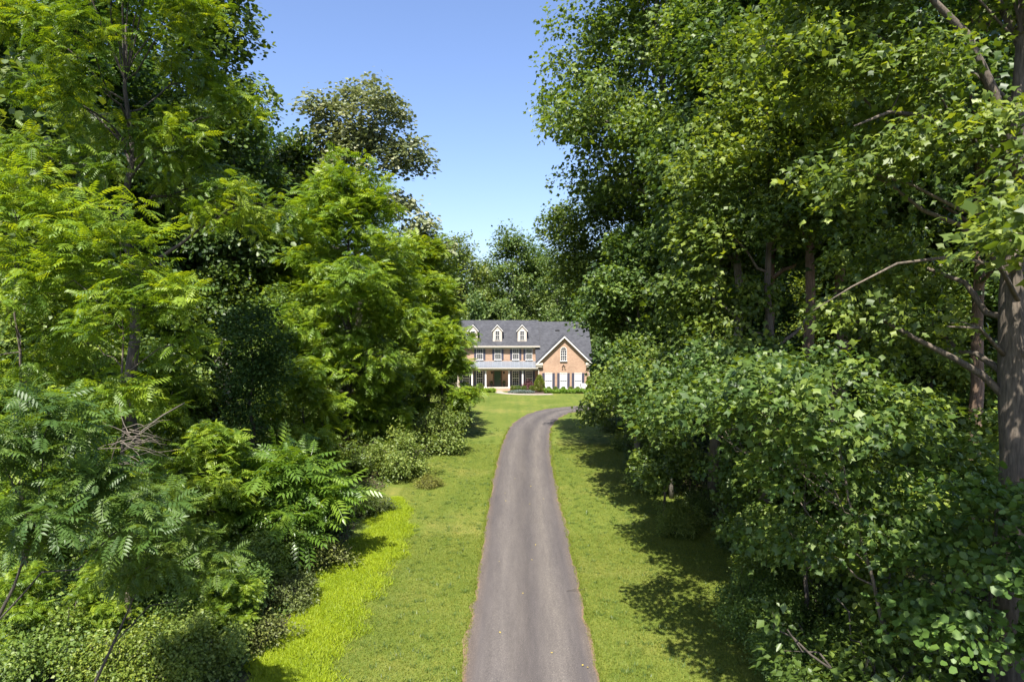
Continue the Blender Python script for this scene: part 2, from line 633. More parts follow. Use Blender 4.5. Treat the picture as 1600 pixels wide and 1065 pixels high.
TP = [T_poplar(), T_poplar(2.2, -.22, .12), T_poplar(-1.5, .10, -.15, .9), T_poplar(3.4, -.30, .05, .75), T_poplar(.4, .02, .2, 1.1)]
TO = [T_ovate(), T_ovate(.26), T_ovate(.40)]
TF = [T_flat(), T_flat(.34), T_flat(.5)]
TW = [T_frond(6, .30, .27, 1), T_frond(7, .50, .25, 2, .12), T_frond(6, .18, .28, 3, -.1)]
TWM = [T_frond(5, .35, .34, 4), T_frond(5, .55, .33, 5, .1)]


# ---------------------------------------------------------------- trees
def crown_points(rg, lobes, n):
    w = np.array([(l[3] * l[4] + l[4] * l[5] + l[3] * l[5]) for l in lobes], float)
    idx = rg.choice(len(lobes), n, p=w / w.sum())
    L = np.array(lobes)[idx]
    d = unit(rg.normal(size=(n, 3)) + np.array((0, 0, .18)))
    r = rg.uniform(0, 1, n) ** .42
    c = L[:, :3] + d * r[:, None] * L[:, 3:6]
    return c, idx, d


def make_tree(H, r0, lobes, n_cl, n_lf, leaf, kind, cl_r, tmpl, mat, bark, seed=1, lean=(0, 0), flat=.30, first=.25, limb_r=.35, frond=False,
              extra_limbs=(), stems=1, up=1.0, taper=.75, wob_k=.006, jit=.62):
    rg = np.random.RandomState(seed)
    cz = np.mean([l[2] for l in lobes])
    C, idx, D = crown_points(rg, lobes, n_cl)
    C[:, 2] = np.maximum(C[:, 2], .15)
    mb = MB()
    nodes, nrad = [], []
    nt = 9
    for s in range(stems):
        off = np.array((0, 0, 0.)) if stems == 1 else np.array((rg.uniform(-.25, .25), rg.uniform(-.25, .25), 0)) * cl_r * 2
        pts, rad = [], []
        wob = rg.normal(size=(nt + 1, 2)) * H * wob_k
        for q in range(nt + 1):
            t = q / nt
            sp = (off[:2] * (1 + 3 * t)) if stems > 1 else off[:2]
            p = np.array((lean[0] * t + wob[q, 0] * (t > 0) + sp[0], lean[1] * t + wob[q, 1] * (t > 0) + sp[1], H * taper * t * 1.05 - (.15 if q == 0 else 0)))
            pts.append(p)
            rad.append(r0 * ((1 - t) ** .8 * .92 + .08) * (1.35 if q == 0 else 1))
        mb.tube(pts, rad, 9)
        for q in range(nt + 1):
            if q / nt >= first:
                nodes.append(pts[q])
                nrad.append(rad[q])
        trunk = pts
    for (za, pl, ra, rb) in extra_limbs:
        mb.tube(pl, np.linspace(ra, rb, len(pl)), 7)
        for q, p in enumerate(pl):
            if q > 0:
                nodes.append(np.array(p))
                nrad.append(ra + (rb - ra) * q / (len(pl) - 1))
    for l in lobes:
        c = np.array(l[:3])
        dist = math.hypot(c[0] - lean[0] * .5, c[1] - lean[1] * .5)
        z0 = min(max(c[2] - .55 * dist - .25 * l[5], H * first * .8), H * taper * .95)
        t = z0 / (H * taper * 1.05)
        q = min(int(t * nt), nt - 1)
        a = trunk[q] + (trunk[q + 1] - trunk[q]) * (t * nt - q)
        ra = r0 * ((1 - t) ** .8 * .92 + .08) * limb_r * 1.5
        pl = []
        for k in range(6):
            u = k / 5
            p = a + (c - a) * u
            p = p + np.array((0, 0, 1)) * math.sin(u * math.pi) * dist * .10 * (1 if rg.rand() < .7 else -.6) + rg.normal(size=3) * dist * .025 * (0 < u)
            pl.append(p)
        rr = np.linspace(ra, max(ra * .25, .012), 6)
        mb.tube(pl, rr, 6, cap=False)
        for k in range(1, 6):
            nodes.append(pl[k])
            nrad.append(rr[k])
    nodes = np.array(nodes)
    nrad = np.array(nrad)
    order = np.argsort(((C - np.array((lean[0] * .5, lean[1] * .5, cz))) ** 2).sum(1))
    rad_b = max(.010, .03 * r0 ** .5)
    for i in order:
        c = C[i]
        dd = nodes - c
        d2 = (dd ** 2).sum(1) + 2.5 * np.maximum(0, dd[:, 2]) ** 2
        j = int(np.argmin(d2))
        a = nodes[j]
        m_ = (a + c) / 2 + np.array((0, 0, .08)) * np.linalg.norm(c - a) + rg.normal(size=3) * .04
        rj = min(nrad[j] * .6, .012 + .022 * np.linalg.norm(c - a))
        mb.tube([a, m_, c], [rj, rj * .65, min(rad_b * .5, rj * .4)], 4, cap=False)
        if len(nodes) < 900:
            nodes = np.vstack([nodes, m_[None], c[None]])
            nrad = np.concatenate([nrad, [rj * .65, rj * .4]])
    tm = mb.mesh("trunk", bark, True)
    # leaves
    ci = np.repeat(np.arange(n_cl), n_lf)
    n = len(ci)
    cc = C[ci]
    axis = np.array((lean[0] * .5, lean[1] * .5))
    out = cc.copy()
    out[:, 0] -= axis[0]
    out[:, 1] -= axis[1]
    out[:, 2] = (out[:, 2] - cz) * .5
    out = unit(out)
    csz = (cl_r * rg.uniform(.65, 1.35, n_cl))[ci]
    ctint = rg.uniform(0, 1, n_cl)[ci]
    an = rg.uniform(0, 2 * math.pi, n)
    rr = np.sqrt(rg.uniform(0, 1, n))
    if frond:
        rad = np.stack([np.cos(an), np.sin(an), np.zeros(n)], 1)
        el = rg.uniform(-.7, .8, n)
        ydir = rad * np.cos(el)[:, None] + np.array((0, 0, 1)) * np.sin(el)[:, None] + out * .35
        pos = cc + rad * csz[:, None] * .12 * rr[:, None] + rg.normal(size=(n, 3)) * (csz * .22)[:, None]
        nrm = np.array((0, 0, 1.0)) + rad * .15 + rg.normal(size=(n, 3)) * .32
    else:
        rad = np.stack([np.cos(an), np.sin(an), np.zeros(n)], 1)
        tilt = out * np.array((1, 1, 0))
        pos = cc + rad * (csz * rr)[:, None]
        zof = rg.normal(size=n) * csz * flat - .28 * csz * rr ** 2 - (rad * tilt).sum(1) * csz * rr * .25
        pos[:, 2] += zof
        ydir = rad * .8 + out * .5 + rg.normal(size=(n, 3)) * .5 + np.array((0, 0, -.35))
        nrm = np.array((0, 0, up)) + rad * .35 + out * .35 + rg.normal(size=(n, 3)) * jit
    pos[:, 2] = np.maximum(pos[:, 2], .05)
    size = leaf * rg.uniform(.45, 1.35, n)
    tint = np.clip(.45 * ctint + .55 * rg.uniform(0, 1, n), 0, 1)
    cm = scatter_leaves("crown", tmpl, pos, ydir, nrm, size, tint, mat)
    return tm, cm


def put(name, meshes, loc, label, cat='tree', group=None, rz=0.0, sc=1.0, parts=("trunk", "crown")):
    e = empty(name, loc, rz, sc)
    tag(e, label, cat, group)
    link(parts[0], meshes[0], e)
    link(parts[1], meshes[1], e)
    return e


def rlobes(seed, H, z0, r, n, top=.75):
    """irregular lobed crown between heights z0 and H, radius r"""
    g = random.Random(seed)
    out = [(0, 0, H - (H - z0) * .18, r * .55, r * .55, (H - z0) * .18)]
    for k in range(n):
        t = (k + .5) / n
        z = z0 + (H - z0) * (.08 + .78 * t)
        prof = math.sin(math.pi * min(1, .22 + .72 * t)) ** .8
        a = k * 2.399 + g.uniform(-.4, .4)
        rad = r * prof * g.uniform(.45, .75)
        s = r * g.uniform(.32, .5) * (.6 + .4 * prof)
        out.append((rad * math.cos(a), rad * math.sin(a), z, s * 1.15, s * 1.15, s * g.uniform(.55, .85)))
    return out


# ================================================================ GROUND
def catmull(pts, n):
    out = []
    P = [pts[0]] + list(pts) + [pts[-1]]
    for i in range(1, len(P) - 2):
        p0, p1, p2, p3 = [np.array(p, float) for p in P[i - 1:i + 3]]
        for k in range(n):
            t = k / n
            out.append(.5 * ((2 * p1) + (-p0 + p2) * t + (2 * p0 - 5 * p1 + 4 * p2 - p3) * t * t + (-p0 + 3 * p1 - 3 * p2 + p3) * t ** 3))
    out.append(np.array(pts[-1], float))
    return np.array(out)


gm = MB()
gm.v = [(-600, -300, 0), (600, -300, 0), (600, 900, 0), (-600, 900, 0)]
gm.f = [(0, 1, 2, 3)]
tag(gm.obj("ground", M['ground']), kind='structure')

LEFT = [(-20, -7.5), (18, -6.9), (36, -7.2), (48, -8), (70, -7.5), (78, -11), (86, -16), (93, -18)]
RIGHT = [(-20, 10), (20, 9.4), (35, 9.2), (50, 9.6), (64, 11), (70, 16), (80, 34), (93, 42)]


def lawn_z(x, y):
    z = .035 * (np.sin(x * .7 + y * .31) * np.sin(y * .23 - x * .2) + 1)
    return .02 + z * np.clip((np.abs(x - .7) - 3.2) / 2, 0, 1) * np.clip((56 - y) / 8, 0, 1)


lv, lf = [], []
ys = np.arange(-20, 93.01, .8)
NC = 36
rg0 = np.random.RandomState(3)
for i, y in enumerate(ys):
    a = np.interp(y, *zip(*LEFT)) + rg0.normal() * .15
    b = np.interp(y, *zip(*RIGHT)) + rg0.normal() * .15
    for k in range(NC + 1):
        x = a + (b - a) * k / NC
        lv.append((x, y, float(lawn_z(x, y))))
for i in range(len(ys) - 1):
    for k in range(NC):
        q = i * (NC + 1) + k
        lf.append((q, q + 1, q + NC + 2, q + NC + 1))
lm = MB()
lm.v, lm.f = lv, lf
tag(lm.obj("lawn", M['lawn'], smooth=True), kind='structure')

DRIVE = [(.45, -20), (.45, 5), (.50, 18), (.58, 25), (.62, 33), (.72, 41), (.98, 50), (1.6, 59.5), (2.75, 66), (4.5, 70.6), (7.0, 73), (11, 74.6), (17, 76.2), (23, 79.5), (27, 86), (28, 92)]
cl = catmull(DRIVE, 24)
tn = unit(np.gradient(cl, axis=0))
nr = np.stack([tn[:, 1], -tn[:, 0]], 1)
dv, df, ac = [], [], []
ND = 12
rg1 = np.random.RandomState(9)
sm = np.convolve(rg1.normal(size=len(cl) + 8), np.ones(3) / 3, 'same')
sm2 = np.convolve(rg1.normal(size=len(cl) + 8), np.ones(3) / 3, 'same')
for i in range(len(cl)):
    wl_, wr_ = 1.84, 1.84
    for k in range(ND + 1):
        t = k / ND
        o_ = -wl_ + (wl_ + wr_) * t
        if k == 0:
            o_ += .09 * sm[i]
        elif k == ND:
            o_ += .09 * sm2[i]
        p = cl[i] + nr[i] * o_
        dv.append((p[0], p[1], .034 + .035 * (1 - (2 * t - 1) ** 2)))
        ac.append(t)
for i in range(len(cl) - 1):
    for k in range(ND):
        q = i * (ND + 1) + k
        df.append((q, q + 1, q + ND + 2, q + ND + 1))
dm = MB()
dm.v, dm.f = dv, df
dme = dm.mesh("driveway", M['asphalt'], True)
at_ = dme.attributes.new('across', 'FLOAT', 'POINT')
at_.data.foreach_set('value', np.array(ac, np.float32))
tag(link("driveway", dme), kind='structure')

# parking court beside the garage
pc = MB()
pc.v = [(11.5, 84, .03), (31, 84, .03), (31, 97, .03), (11.5, 97, .03)]
pc.f = [(0, 1, 2, 3)]
pcm = pc.mesh("parking_court", M['asphalt'])
a_ = pcm.attributes.new('across', 'FLOAT', 'POINT')
a_.data.foreach_set('value', np.array([.2, .8, .8, .2], np.float32))
tag(link("parking_court", pcm), kind='structure')


def strip(name, pts, w, z, mat):
    c = catmull(pts, 8)
    t = unit(np.gradient(c, axis=0))
    n_ = np.stack([t[:, 1], -t[:, 0]], 1)
    m = MB()
    for i in range(len(c)):
        for s in (-1, 1):
            p = c[i] + n_[i] * s * w * .5
            m.v.append((p[0], p[1], z))
    for i in range(len(c) - 1):
        m.f.append((2 * i, 2 * i + 1, 2 * i + 3, 2 * i + 2))
    return tag(m.obj(name, mat), kind='structure')


strip("path", [(-2.0, 91.3), (-1.9, 90.2), (-1.2, 88.6), (.6, 87.3), (3.0, 86.9), (5.2, 87.3)], 1.3, .032, M['concrete'])
bed = MB()
bed.v = [(-.7, 91.9, .028), (-.5, 89.6, .028), (.8, 88.3, .028), (3.2, 87.8, .028), (6, 88.0, .028), (10.9, 87.8, .028), (11.2, 91.9, .028)]
bed.f = [tuple(range(7))]
tag(bed.obj("flower_bed", M['mulch']), kind='structure')


def blades(name, pts, h, w, mat, seed, lean=.5):
    g = np.random.RandomState(seed)
    n = len(pts)
    an = g.uniform(0, 2 * math.pi, n)
    d = np.stack([np.cos(an), np.sin(an), np.zeros(n)], 1)
    s = np.stack([-np.sin(an), np.cos(an), np.zeros(n)], 1)
    hh = h * g.uniform(.5, 1.3, n)
    le = hh * g.uniform(.1, 1.2, n) * lean * 2
    ww = w * g.uniform(.6, 1.3, n)
    base = np.concatenate([pts, lawn_z(pts[:, 0], pts[:, 1])[:, None] - .004], 1)
    v = np.stack([base - s * ww[:, None] * .5, base + s * ww[:, None] * .5,
                  base + d * le[:, None] + np.array((0, 0, 1.0)) * hh[:, None]], 1).reshape(-1, 3)
    loops = np.arange(3 * n)
    t1 = .5 + .5 * np.sin(pts[:, 0] * 1.7 + np.sin(pts[:, 1] * .9) * 2) * np.sin(pts[:, 1] * 1.1 + pts[:, 0] * .4)
    me = raw_mesh(name, v, loops, np.arange(n) * 3, np.clip(g.uniform(0, .75, n) + .25 * t1, 0, 1), mat)
    o = link(name, me)
    return o


rg2 = np.random.RandomState(11)


def in_lawn(n, y0, y1, pw=1.0):
    y = y0 + (y1 - y0) * rg2.uniform(0, 1, n) ** pw
    x = rg2.uniform(-6.2, 9.4, n)
    xc = np.interp(y, cl[:, 1][:260], cl[:, 0][:260])
    k = np.abs(x - xc) > 1.80 + rg2.normal(size=n) * .04
    k &= x < np.interp(y, *zip(*RIGHT)) - .1
    return np.stack([x, y], 1)[k]


pts = np.concatenate([in_lawn(200000, 15, 30), in_lawn(120000, 30, 52)])
# ragged tufts that lap over the asphalt edge
ne = 22000
ye = rg2.uniform(15, 60, ne)
xe = np.interp(ye, cl[:, 1][:260], cl[:, 0][:260]) + rg2.choice([-1, 1], ne) * (1.79 + np.abs(rg2.normal(size=ne)) * .10 + .05 * np.sin(ye * 2.3) * np.sin(ye * 5.1 + 1))
pts = np.concatenate([pts, np.stack([xe, ye], 1)])
g_o = blades("grass", pts, .055, .020, M['blade'], 1, .8)
tag(g_o, "short mown grass blades on both sides of the driveway", "grass", kind='stuff')

# scattered coarser tufts and weeds in the turf
nc_ = 1500
cy_ = 15 + 45 * rg2.uniform(0, 1, nc_) ** 1.3
cx_ = rg2.uniform(-6.0, 9.0, nc_)
kk = (np.abs(cx_ - np.interp(cy_, cl[:, 1][:260], cl[:, 0][:260])) > 2.0) & (cx_ < np.interp(cy_, *zip(*RIGHT)) - .2)
cc_ = np.stack([cx_, cy_], 1)[kk]
tp = np.repeat(cc_, 22, 0) + rg2.normal(size=(len(cc_) * 22, 2)) * np.repeat(rg2.uniform(.03, .11, len(cc_)), 22)[:, None]
w_o = blades("weed_tufts", tp, .085, .024, M['ivy'], 5, 1.0)
tag(w_o, "darker coarse tufts scattered through the mown lawn", "grass", kind='stuff')
LIME_L = [(14, -7.0), (18, -7.0), (25, -6.95), (29, -6.6), (33, -6.6), (36, -6.2)]
LIME_R = [(14, -5.3), (18, -5.1), (25, -4.95), (29, -4.75), (33, -5.2), (36, -6.0)]
nl = 120000
yl = rg2.uniform(14, 36, nl)
u_ = rg2.beta(1.2, 1.9, nl) * 1.25 + .10 * np.sin(yl * 1.9) + .07 * np.sin(yl * 4.7)
xl = np.interp(yl, *zip(*LIME_L)) + u_ * (np.interp(yl, *zip(*LIME_R)) - np.interp(yl, *zip(*LIME_L))) + rg2.normal(size=nl) * .12
l_o = blades("tall_grass", np.stack([xl, yl], 1), .105, .028, M['lime'], 2, .9)
tag(l_o, "bright lime uncut grass along the left edge of the lawn", "grass", kind='stuff')

# ================================================================ HOUSE
house = empty("brick_house", (0, 94, 0))
tag(house, "two storey brick house with three dormers, porch and gabled wing", "house")
HY = 94.0


class HB(MB):
    """builder in world coordinates, stored relative to the house base"""

    def part(s, name, mat, parent=None, smooth=False):
        s.v = [(x, y - HY, z) for x, y, z in s.v]
        return s.obj(name, mat, parent or house, smooth)


HB().prx([(94, 0), (102, 0), (102, 5.9), (98, 9.2), (94, 5.9)], -7.5, 3.5).part("wall", M['brick'])
gw = HB()
gw.pry([(3.52, 0), (10.5, 0), (10.5, 3.75), (7.03, 7.15), (3.52, 3.75)], 92.0, 95.5)
gw.prx([(95.5, 0), (104, 0), (104, 3.8), (98, 9.0), (95.5, 6.6)], 3.55, 10.45)
wing = gw.part("wall", M['brick'])
wing["label"] = "brick wall of the gabled garage wing"
# main roof
rf = HB()
rf.prx([(93.55, 5.98), (98, 9.5), (98, 9.36), (93.55, 5.82)], -7.8, 3.78)
rf.prx([(98, 9.5), (102.45, 5.98), (102.45, 5.82), (98, 9.36)], -7.8, 3.78)
mroof = rf.part("roof", M['shingle'])
# wing roof : front plane cut along the valleys of the cross gable
wr = HB()
slope = (9.3 - 3.8) / (98 - 91.7)


def wz(y): return 3.8 + slope * (y - 91.7)


poly = [(3.2, 91.7, 3.8), (7.05, 95.95, wz(95.95)), (10.9, 91.7, 3.8), (10.9, 98, 9.3), (3.2, 98, 9.3)]
wr.ext(poly, (0, .08, -.14))
wr.prx([(98, 9.3), (104.3, 3.8), (104.3, 3.66), (98, 9.14)], 3.2, 10.9)
wr.part("roof", M['shingle'])
cg = HB()
cg.pry([(3.2, 3.75), (7.05, 7.5), (7.05, 7.34), (3.2, 3.6)], 91.62, 96.3)
cg.pry([(7.05, 7.5), (10.9, 3.75), (10.9, 3.6), (7.05, 7.34)], 91.62, 96.3)
groof = cg.part("roof", M['shingle'])
groof["label"] = "steep cross gable roof over the garage wing"
HB().tube([(9.2, 97.0, 8.3), (9.2, 97.0, 8.85)], .07, 8).part("vent_pipe", M['black'])
vb = HB()
vb.box(6.1, 6.7, 96.4, 96.55, 8.0, 8.14)
vb.part("roof_vent", M['black'])
# rake trim of the garage gable
for s in (-1, 1):
    t = HB()
    cx = 7.05
    o_ = [(cx + s * 3.87, 3.60), (cx, 7.36), (cx, 7.12), (cx + s * 3.87, 3.36)]
    t.pry(o_, 91.60, 91.72)
    t.part("rake_board", M['white'])
    sf = HB()
    sf.pry([(cx + s * 3.80, 3.50), (cx, 7.22), (cx, 7.16), (cx + s * 3.80, 3.42)], 91.72, 91.998)
    sf.part("soffit", M['soffit'])
    c = HB()
    xa, xb = (3.18, 4.15) if s < 0 else (9.95, 10.92)
    c.box(xa, xb, 91.58, 91.998, 3.42, 3.62)
    c.box(xa + .07, xb - .07, 91.66, 91.998, 3.20, 3.42)
    c.ext([(xa, 91.58, 3.62), (xb, 91.58, 3.62), (xb, 91.998, 3.80), (xa, 91.998, 3.80)], (0, 0, -.01))
    c.part("cornice_return", M['trim'])
for x in (3.60, 10.42):
    HB().box(x - .07, x + .07, 91.93, 91.997, 0, 3.2).part("corner_board", M['trim'])
# main eave: gutter, frieze, soffit
g = HB()
g.box(-7.8, 3.85, 93.42, 93.57, 5.80, 5.97)
g.part("gutter", M['trim'])
HB().box(-7.6, 3.7, 93.57, 93.998, 5.74, 5.80).part("soffit", M['soffit'])
HB().box(-7.5, 3.5, 93.94, 93.997, 5.55, 5.74).part("frieze_board", M['trim'])
HB().box(3.30, 3.50, 93.93, 93.997, 3.9, 5.55).part("corner_board", M['cream'])
HB().box(-7.52, -7.36, 93.93, 93.997, 0.3, 5.55).part("corner_board", M['cream'])


# windows ------------------------------------------------
def window_meshes(w, h, cols, rows, bar=.026, blind=False):
    f = MB()
    fr = .062
    f.box(-w / 2, -w / 2 + fr, -.08, 0, 0, h)
    f.box(w / 2 - fr, w / 2, -.08, 0, 0, h)
    f.box(-w / 2 + fr, w / 2 - fr, -.08, 0, h - fr, h)
    f.box(-w / 2 + fr, w / 2 - fr, -.08, 0, 0, fr)
    if not blind:
        f.box(-w / 2 + fr, w / 2 - fr, -.065, 0, h / 2 - .035, h / 2 + .035)
    iw = w - 2 * fr
    for c in range(1, cols):
        x = -iw / 2 + iw * c / cols
        if blind:
            f.box(x - bar / 2, x + bar / 2, -.05, -.036, h * .80, h - fr)
            f.box(x - bar / 2, x + bar / 2, -.05, -.036, h * .47, h * .52)
        else:
            f.box(x - bar / 2, x + bar / 2, -.045, -.02, fr, h / 2 - .035)
            f.box(x - bar / 2, x + bar / 2, -.045, -.02, h / 2 + .035, h - fr)
    rr = rows if not blind else 0
    for q in range(1, rr):
        if rows % 2 == 0 and q == rows // 2:
            continue
        z = h * q / rows
        for c in range(cols):
            xa = -iw / 2 + iw * c / cols + (bar / 2 if c else 0)
            xb = -iw / 2 + iw * (c + 1) / cols - (bar / 2 if c < cols - 1 else 0)
            f.box(xa, xb, -.043, -.022, z - bar / 2, z + bar / 2)
    p = MB().box(-w / 2 + .02, w / 2 - .02, -.018, -.004, .02, h - .02)
    s = MB().box(-w / 2 - .07, w / 2 + .07, -.16, 0, -.09, -.002)
    return f.mesh("window", M['white']), p.mesh("pane", M['glass']), s.mesh("sill", M['white'])


W_UP = window_meshes(.90, 1.66, 3, 6)
W_LOW = window_meshes(.95, 2.05, 3, 6)
W_DORM = window_meshes(.66, 1.25, 2, 4, .03)
W_GAR = window_meshes(.98, 2.10, 3, 4, .03, True)


def window(ms, x, y, z, parent=None, label=None):
    o = link("window", ms[0], parent or house)
    base = (0, HY, 0) if parent is None else (0, 0, 0)
    o.location = (x - base[0], y - base[1], z)
    link("pane", ms[1], o)
    if ms is not W_DORM:
        link("sill", ms[2], o)
    if label:
        o["label"] = label
    return o


def shutter_mesh(w, h):
    m = MB()
    m.box(-w / 2, w / 2, -.025, 0, 0, h)
    for x in (-w / 2, w / 2 - .05):
        m.box(x, x + .05, -.05, -.025, 0, h)
    for z in (0, h * .48, h - .07):
        m.box(-w / 2 + .05, w / 2 - .05, -.05, -.025, z, z + .07)
    n = int(h / .09)
    for k in range(n):
        z = .08 + k * (h - .16) / n
        if abs(z - h * .5) > .07:
            m.box(-w / 2 + .05, w / 2 - .05, -.036, -.025, z, z + .045)
    return m.mesh("shutter", M['shutter'])


SH_UP = shutter_mesh(.30, 1.66)
SH_LOW = shutter_mesh(.34, 2.05)


def shutter(ms, x, y, z):
    o = link("shutter", ms, house)
    o.location = (x, y - HY - .003, z)


for px, two in ((749.5, 1), (778.0, 1), (805.8, 1), (826.6, 0)):
    x = PX(px, 94)
    window(W_UP, x, 94 - .003, 4.05)
    shutter(SH_UP, x - .63, 94, 4.05)
    if two:
        shutter(SH_UP, x + .63, 94, 4.05)
for px in (728, 749.4, 805.6, 826.6):
    x = PX(px, 94)
    window(W_LOW, x, 94 - .003, .50)
    shutter(SH_LOW, x - .67, 94, .50)
    shutter(SH_LOW, x + .67, 94, .50)
for px in (857.2, 880.5, 903.4):
    x = PX(px, 92)
    o = window(W_GAR, x, 92 - .003, .30)
    b = MB()
    b.box(-.41, .41, -.034, -.019, .08, .96)
    b.box(-.41, .41, -.034, -.019, 1.09, 1.66)
    b.obj("blind", M['blind'], o)
    MB().box(-.41, .41, -.030, -.019, 1.66, 2.02).obj("valance", M['soffit'], o)
    shutter(SH_LOW, x - .68, 92, .33)
    shutter(SH_LOW, x + .68, 92, .33)
# arched gable window
ax, az, aw, ah = PX(880.7, 92), 9.5 - 63.5 * 92 / F, .86, 1.42
aw_o = window(window_meshes(aw, ah, 3, 4, .05), ax, 92 - .003, az, label="arched window in the garage gable")
ar = MB()
n = 14
po = [(math.cos(math.pi * k / n) * aw / 2, ah + .02 + math.sin(math.pi * k / n) * aw / 2) for k in range(n + 1)]
pi_ = [(math.cos(math.pi * k / n) * (aw / 2 - .075), ah + .02 + math.sin(math.pi * k / n) * (aw / 2 - .075)) for k in range(n + 1)]
for k in range(n):
    ar.pry([po[k], po[k + 1], pi_[k + 1], pi_[k]], -.08, 0)
for a in (45, 90, 135):
    c_, s_ = math.cos(R(a)), math.sin(R(a))
    ar.tube([(c_ * .12, -.05, ah + .02 + s_ * .12), (c_ * .36, -.05, ah + .02 + s_ * .36)], .02, 4)
ar.obj("arch_frame", M['white'], aw_o)
gl = MB()
gl.pry(po, -.02, -.004)
gl.obj("fan_pane", M['glass'], aw_o)
# floodlight
fl = HB()
fx, fz = PX(880.6, 92), 9.5 - 71 * 92 / F
fl.box(fx - .07, fx + .07, 91.93, 91.997, fz - .02, fz + .12)
for s in (-1, 1):
    fl.tube([(fx + s * .04, 91.94, fz), (fx + s * .12, 91.85, fz - .06), (fx + s * .2, 91.72, fz - .16)], [.03, .04, .075], 8)
fl.part("floodlight", M['black'])

# dormers
dface = 94.3
for px in (739.0, 777.2, 815.8):
    x = PX(px, dface)
    d = MB()
    d.pry([(-.63, 6.2), (.63, 6.2), (.63, 8.22), (0, 8.88), (-.63, 8.22)], 0, 3.0)
    do = d.obj("dormer", M['cream'], house)
    do.location = (x, dface - HY, 0)
    r_ = MB()
    r_.pry([(-.80, 8.08), (0, 8.98), (0, 8.90), (-.80, 8.00)], -.12, 3.1)
    r_.pry([(0, 8.98), (.80, 8.08), (.80, 8.00), (0, 8.90)], -.12, 3.1)
    r_.obj("dormer_roof", M['shingle'], do)
    t_ = MB()
    t_.pry([(-.80, 8.00), (0, 8.90), (0, 8.76), (-.80, 7.88)], -.14, -.05)
    t_.pry([(0, 8.90), (.80, 8.00), (.80, 7.88), (0, 8.76)], -.14, -.05)
    t_.obj("rake_board", M['white'], do)
    wo = link("window", W_DORM[0], do)
    wo.location = (0, -.003, 6.78)
    pn = MB().box(-.29, .29, -.020, -.006, 6.80, 8.01).obj("pane", M['glass'], do)

# porch
pf = HB()
pf.box(-7.3, 3.48, 91.95, 93.99, 0, .30)
pf.part("porch_base", M['brick'])
HB().box(-7.35, 3.49, 91.88, 93.99, .302, .38).part("porch_floor", M['trim'])
st = HB()
st.box(-3.75, -.25, 91.45, 91.94, 0, .26)
st.box(-3.75, -.25, 91.0, 91.448, 0, .13)
st.part("steps", M['brick'])
for px in (737.6, 758.8, 795.4, 816.6):
    x = PX(px, 92.15)
    c = HB()
    c.box(x - .105, x + .105, 92.045, 92.255, .382, 2.72)
    c.box(x - .15, x + .15, 92.0, 92.3, .381, .52)
    c.box(x - .145, x + .145, 92.005, 92.295, 2.60, 2.719)
    c.part("porch_column", M['white'])
bm_ = HB()
bm_.box(-7.3, 3.45, 91.98, 92.32, 2.72, 3.04)
bm_.part("porch_beam", M['trim'])
HB().box(-7.3, 3.45, 92.33, 93.99, 2.86, 2.93).part("porch_ceiling", M['white'])
pr = HB()
pr.prx([(91.70, 3.10), (93.99, 3.86), (93.99, 3.78), (91.70, 3.04)], -7.5, 3.49)
ribs = HB()
x = -7.45
while x < 3.45:
    ribs.prx([(91.69, 3.165), (93.98, 3.925), (93.98, 3.865), (91.69, 3.107)], x, x + .03)
    x += .60
pp = pr.part("porch_roof", M['metalroof'])
ribs.part("standing_seam", plain("seam_highlight", (.33, .36, .40), .4, .3), pp)  # ribs coloured paler than the roof to paint in its bright reflections
HB().box(-7.5, 3.49, 91.60, 91.72, 2.98, 3.095).part("gutter", M['trim'])
# front door with sidelights trim
dx = PX(777.4, 94)
fr = HB()
fr.box(dx - .62, dx - .46, 93.90, 93.997, .38, 2.62)
fr.box(dx + .46, dx + .62, 93.90, 93.997, .38, 2.62)
fr.box(dx - .46, dx + .46, 93.90, 93.997, 2.50, 2.62)
fr.part("door_frame", plain("brown_trim", (.10, .055, .03), .6))
dr = HB()
dr.box(dx - .455, dx + .455, 93.93, 93.996, .385, 2.495)
for za, zb in ((.55, 1.15), (1.3, 1.9), (2.0, 2.35)):
    for s in (-1, 1):
        dr.box(dx + s * .22 - .15, dx + s * .22 + .15, 93.915, 93.93, za, zb)
door = dr.part("door", M['door'])
HB().tube([(dx + .38, 93.90, 1.38), (dx + .38, 93.86, 1.38), (dx + .30, 93.86, 1.38)], .018, 6).part("handle", M['brass'], door)
for px in (768.5, 787.3):
    x = PX(px, 94)
    l = HB()
    l.box(x - .05, x + .05, 93.93, 93.997, 2.2, 2.4)
    l.lathe([(.03, 0), (.09, .05), (.11, .24), (.13, .26), (.02, .38)], (x, 93.82, 2.1), 6)
    l.part("wall_lantern", M['black'])
house_parts_done = True


def small_leaf_cover(n, inside, hgt, leaf, tm, mat, name, seed, up=1.0):
    g = np.random.RandomState(seed)
    P = inside(g, n)
    z = hgt(P, g)
    pos = np.column_stack([P, z])
    yd = g.normal(size=(len(P), 3)) + np.array((0, 0, .1))
    nm = np.array((0, 0, up)) + g.normal(size=(len(P), 3)) * .5
    me = scatter_leaves(name, tm, pos, yd, nm, leaf * g.uniform(.6, 1.3, len(P)), np.clip(g.uniform(0, 1, len(P)), 0, 1), mat)
    return link(name, me)


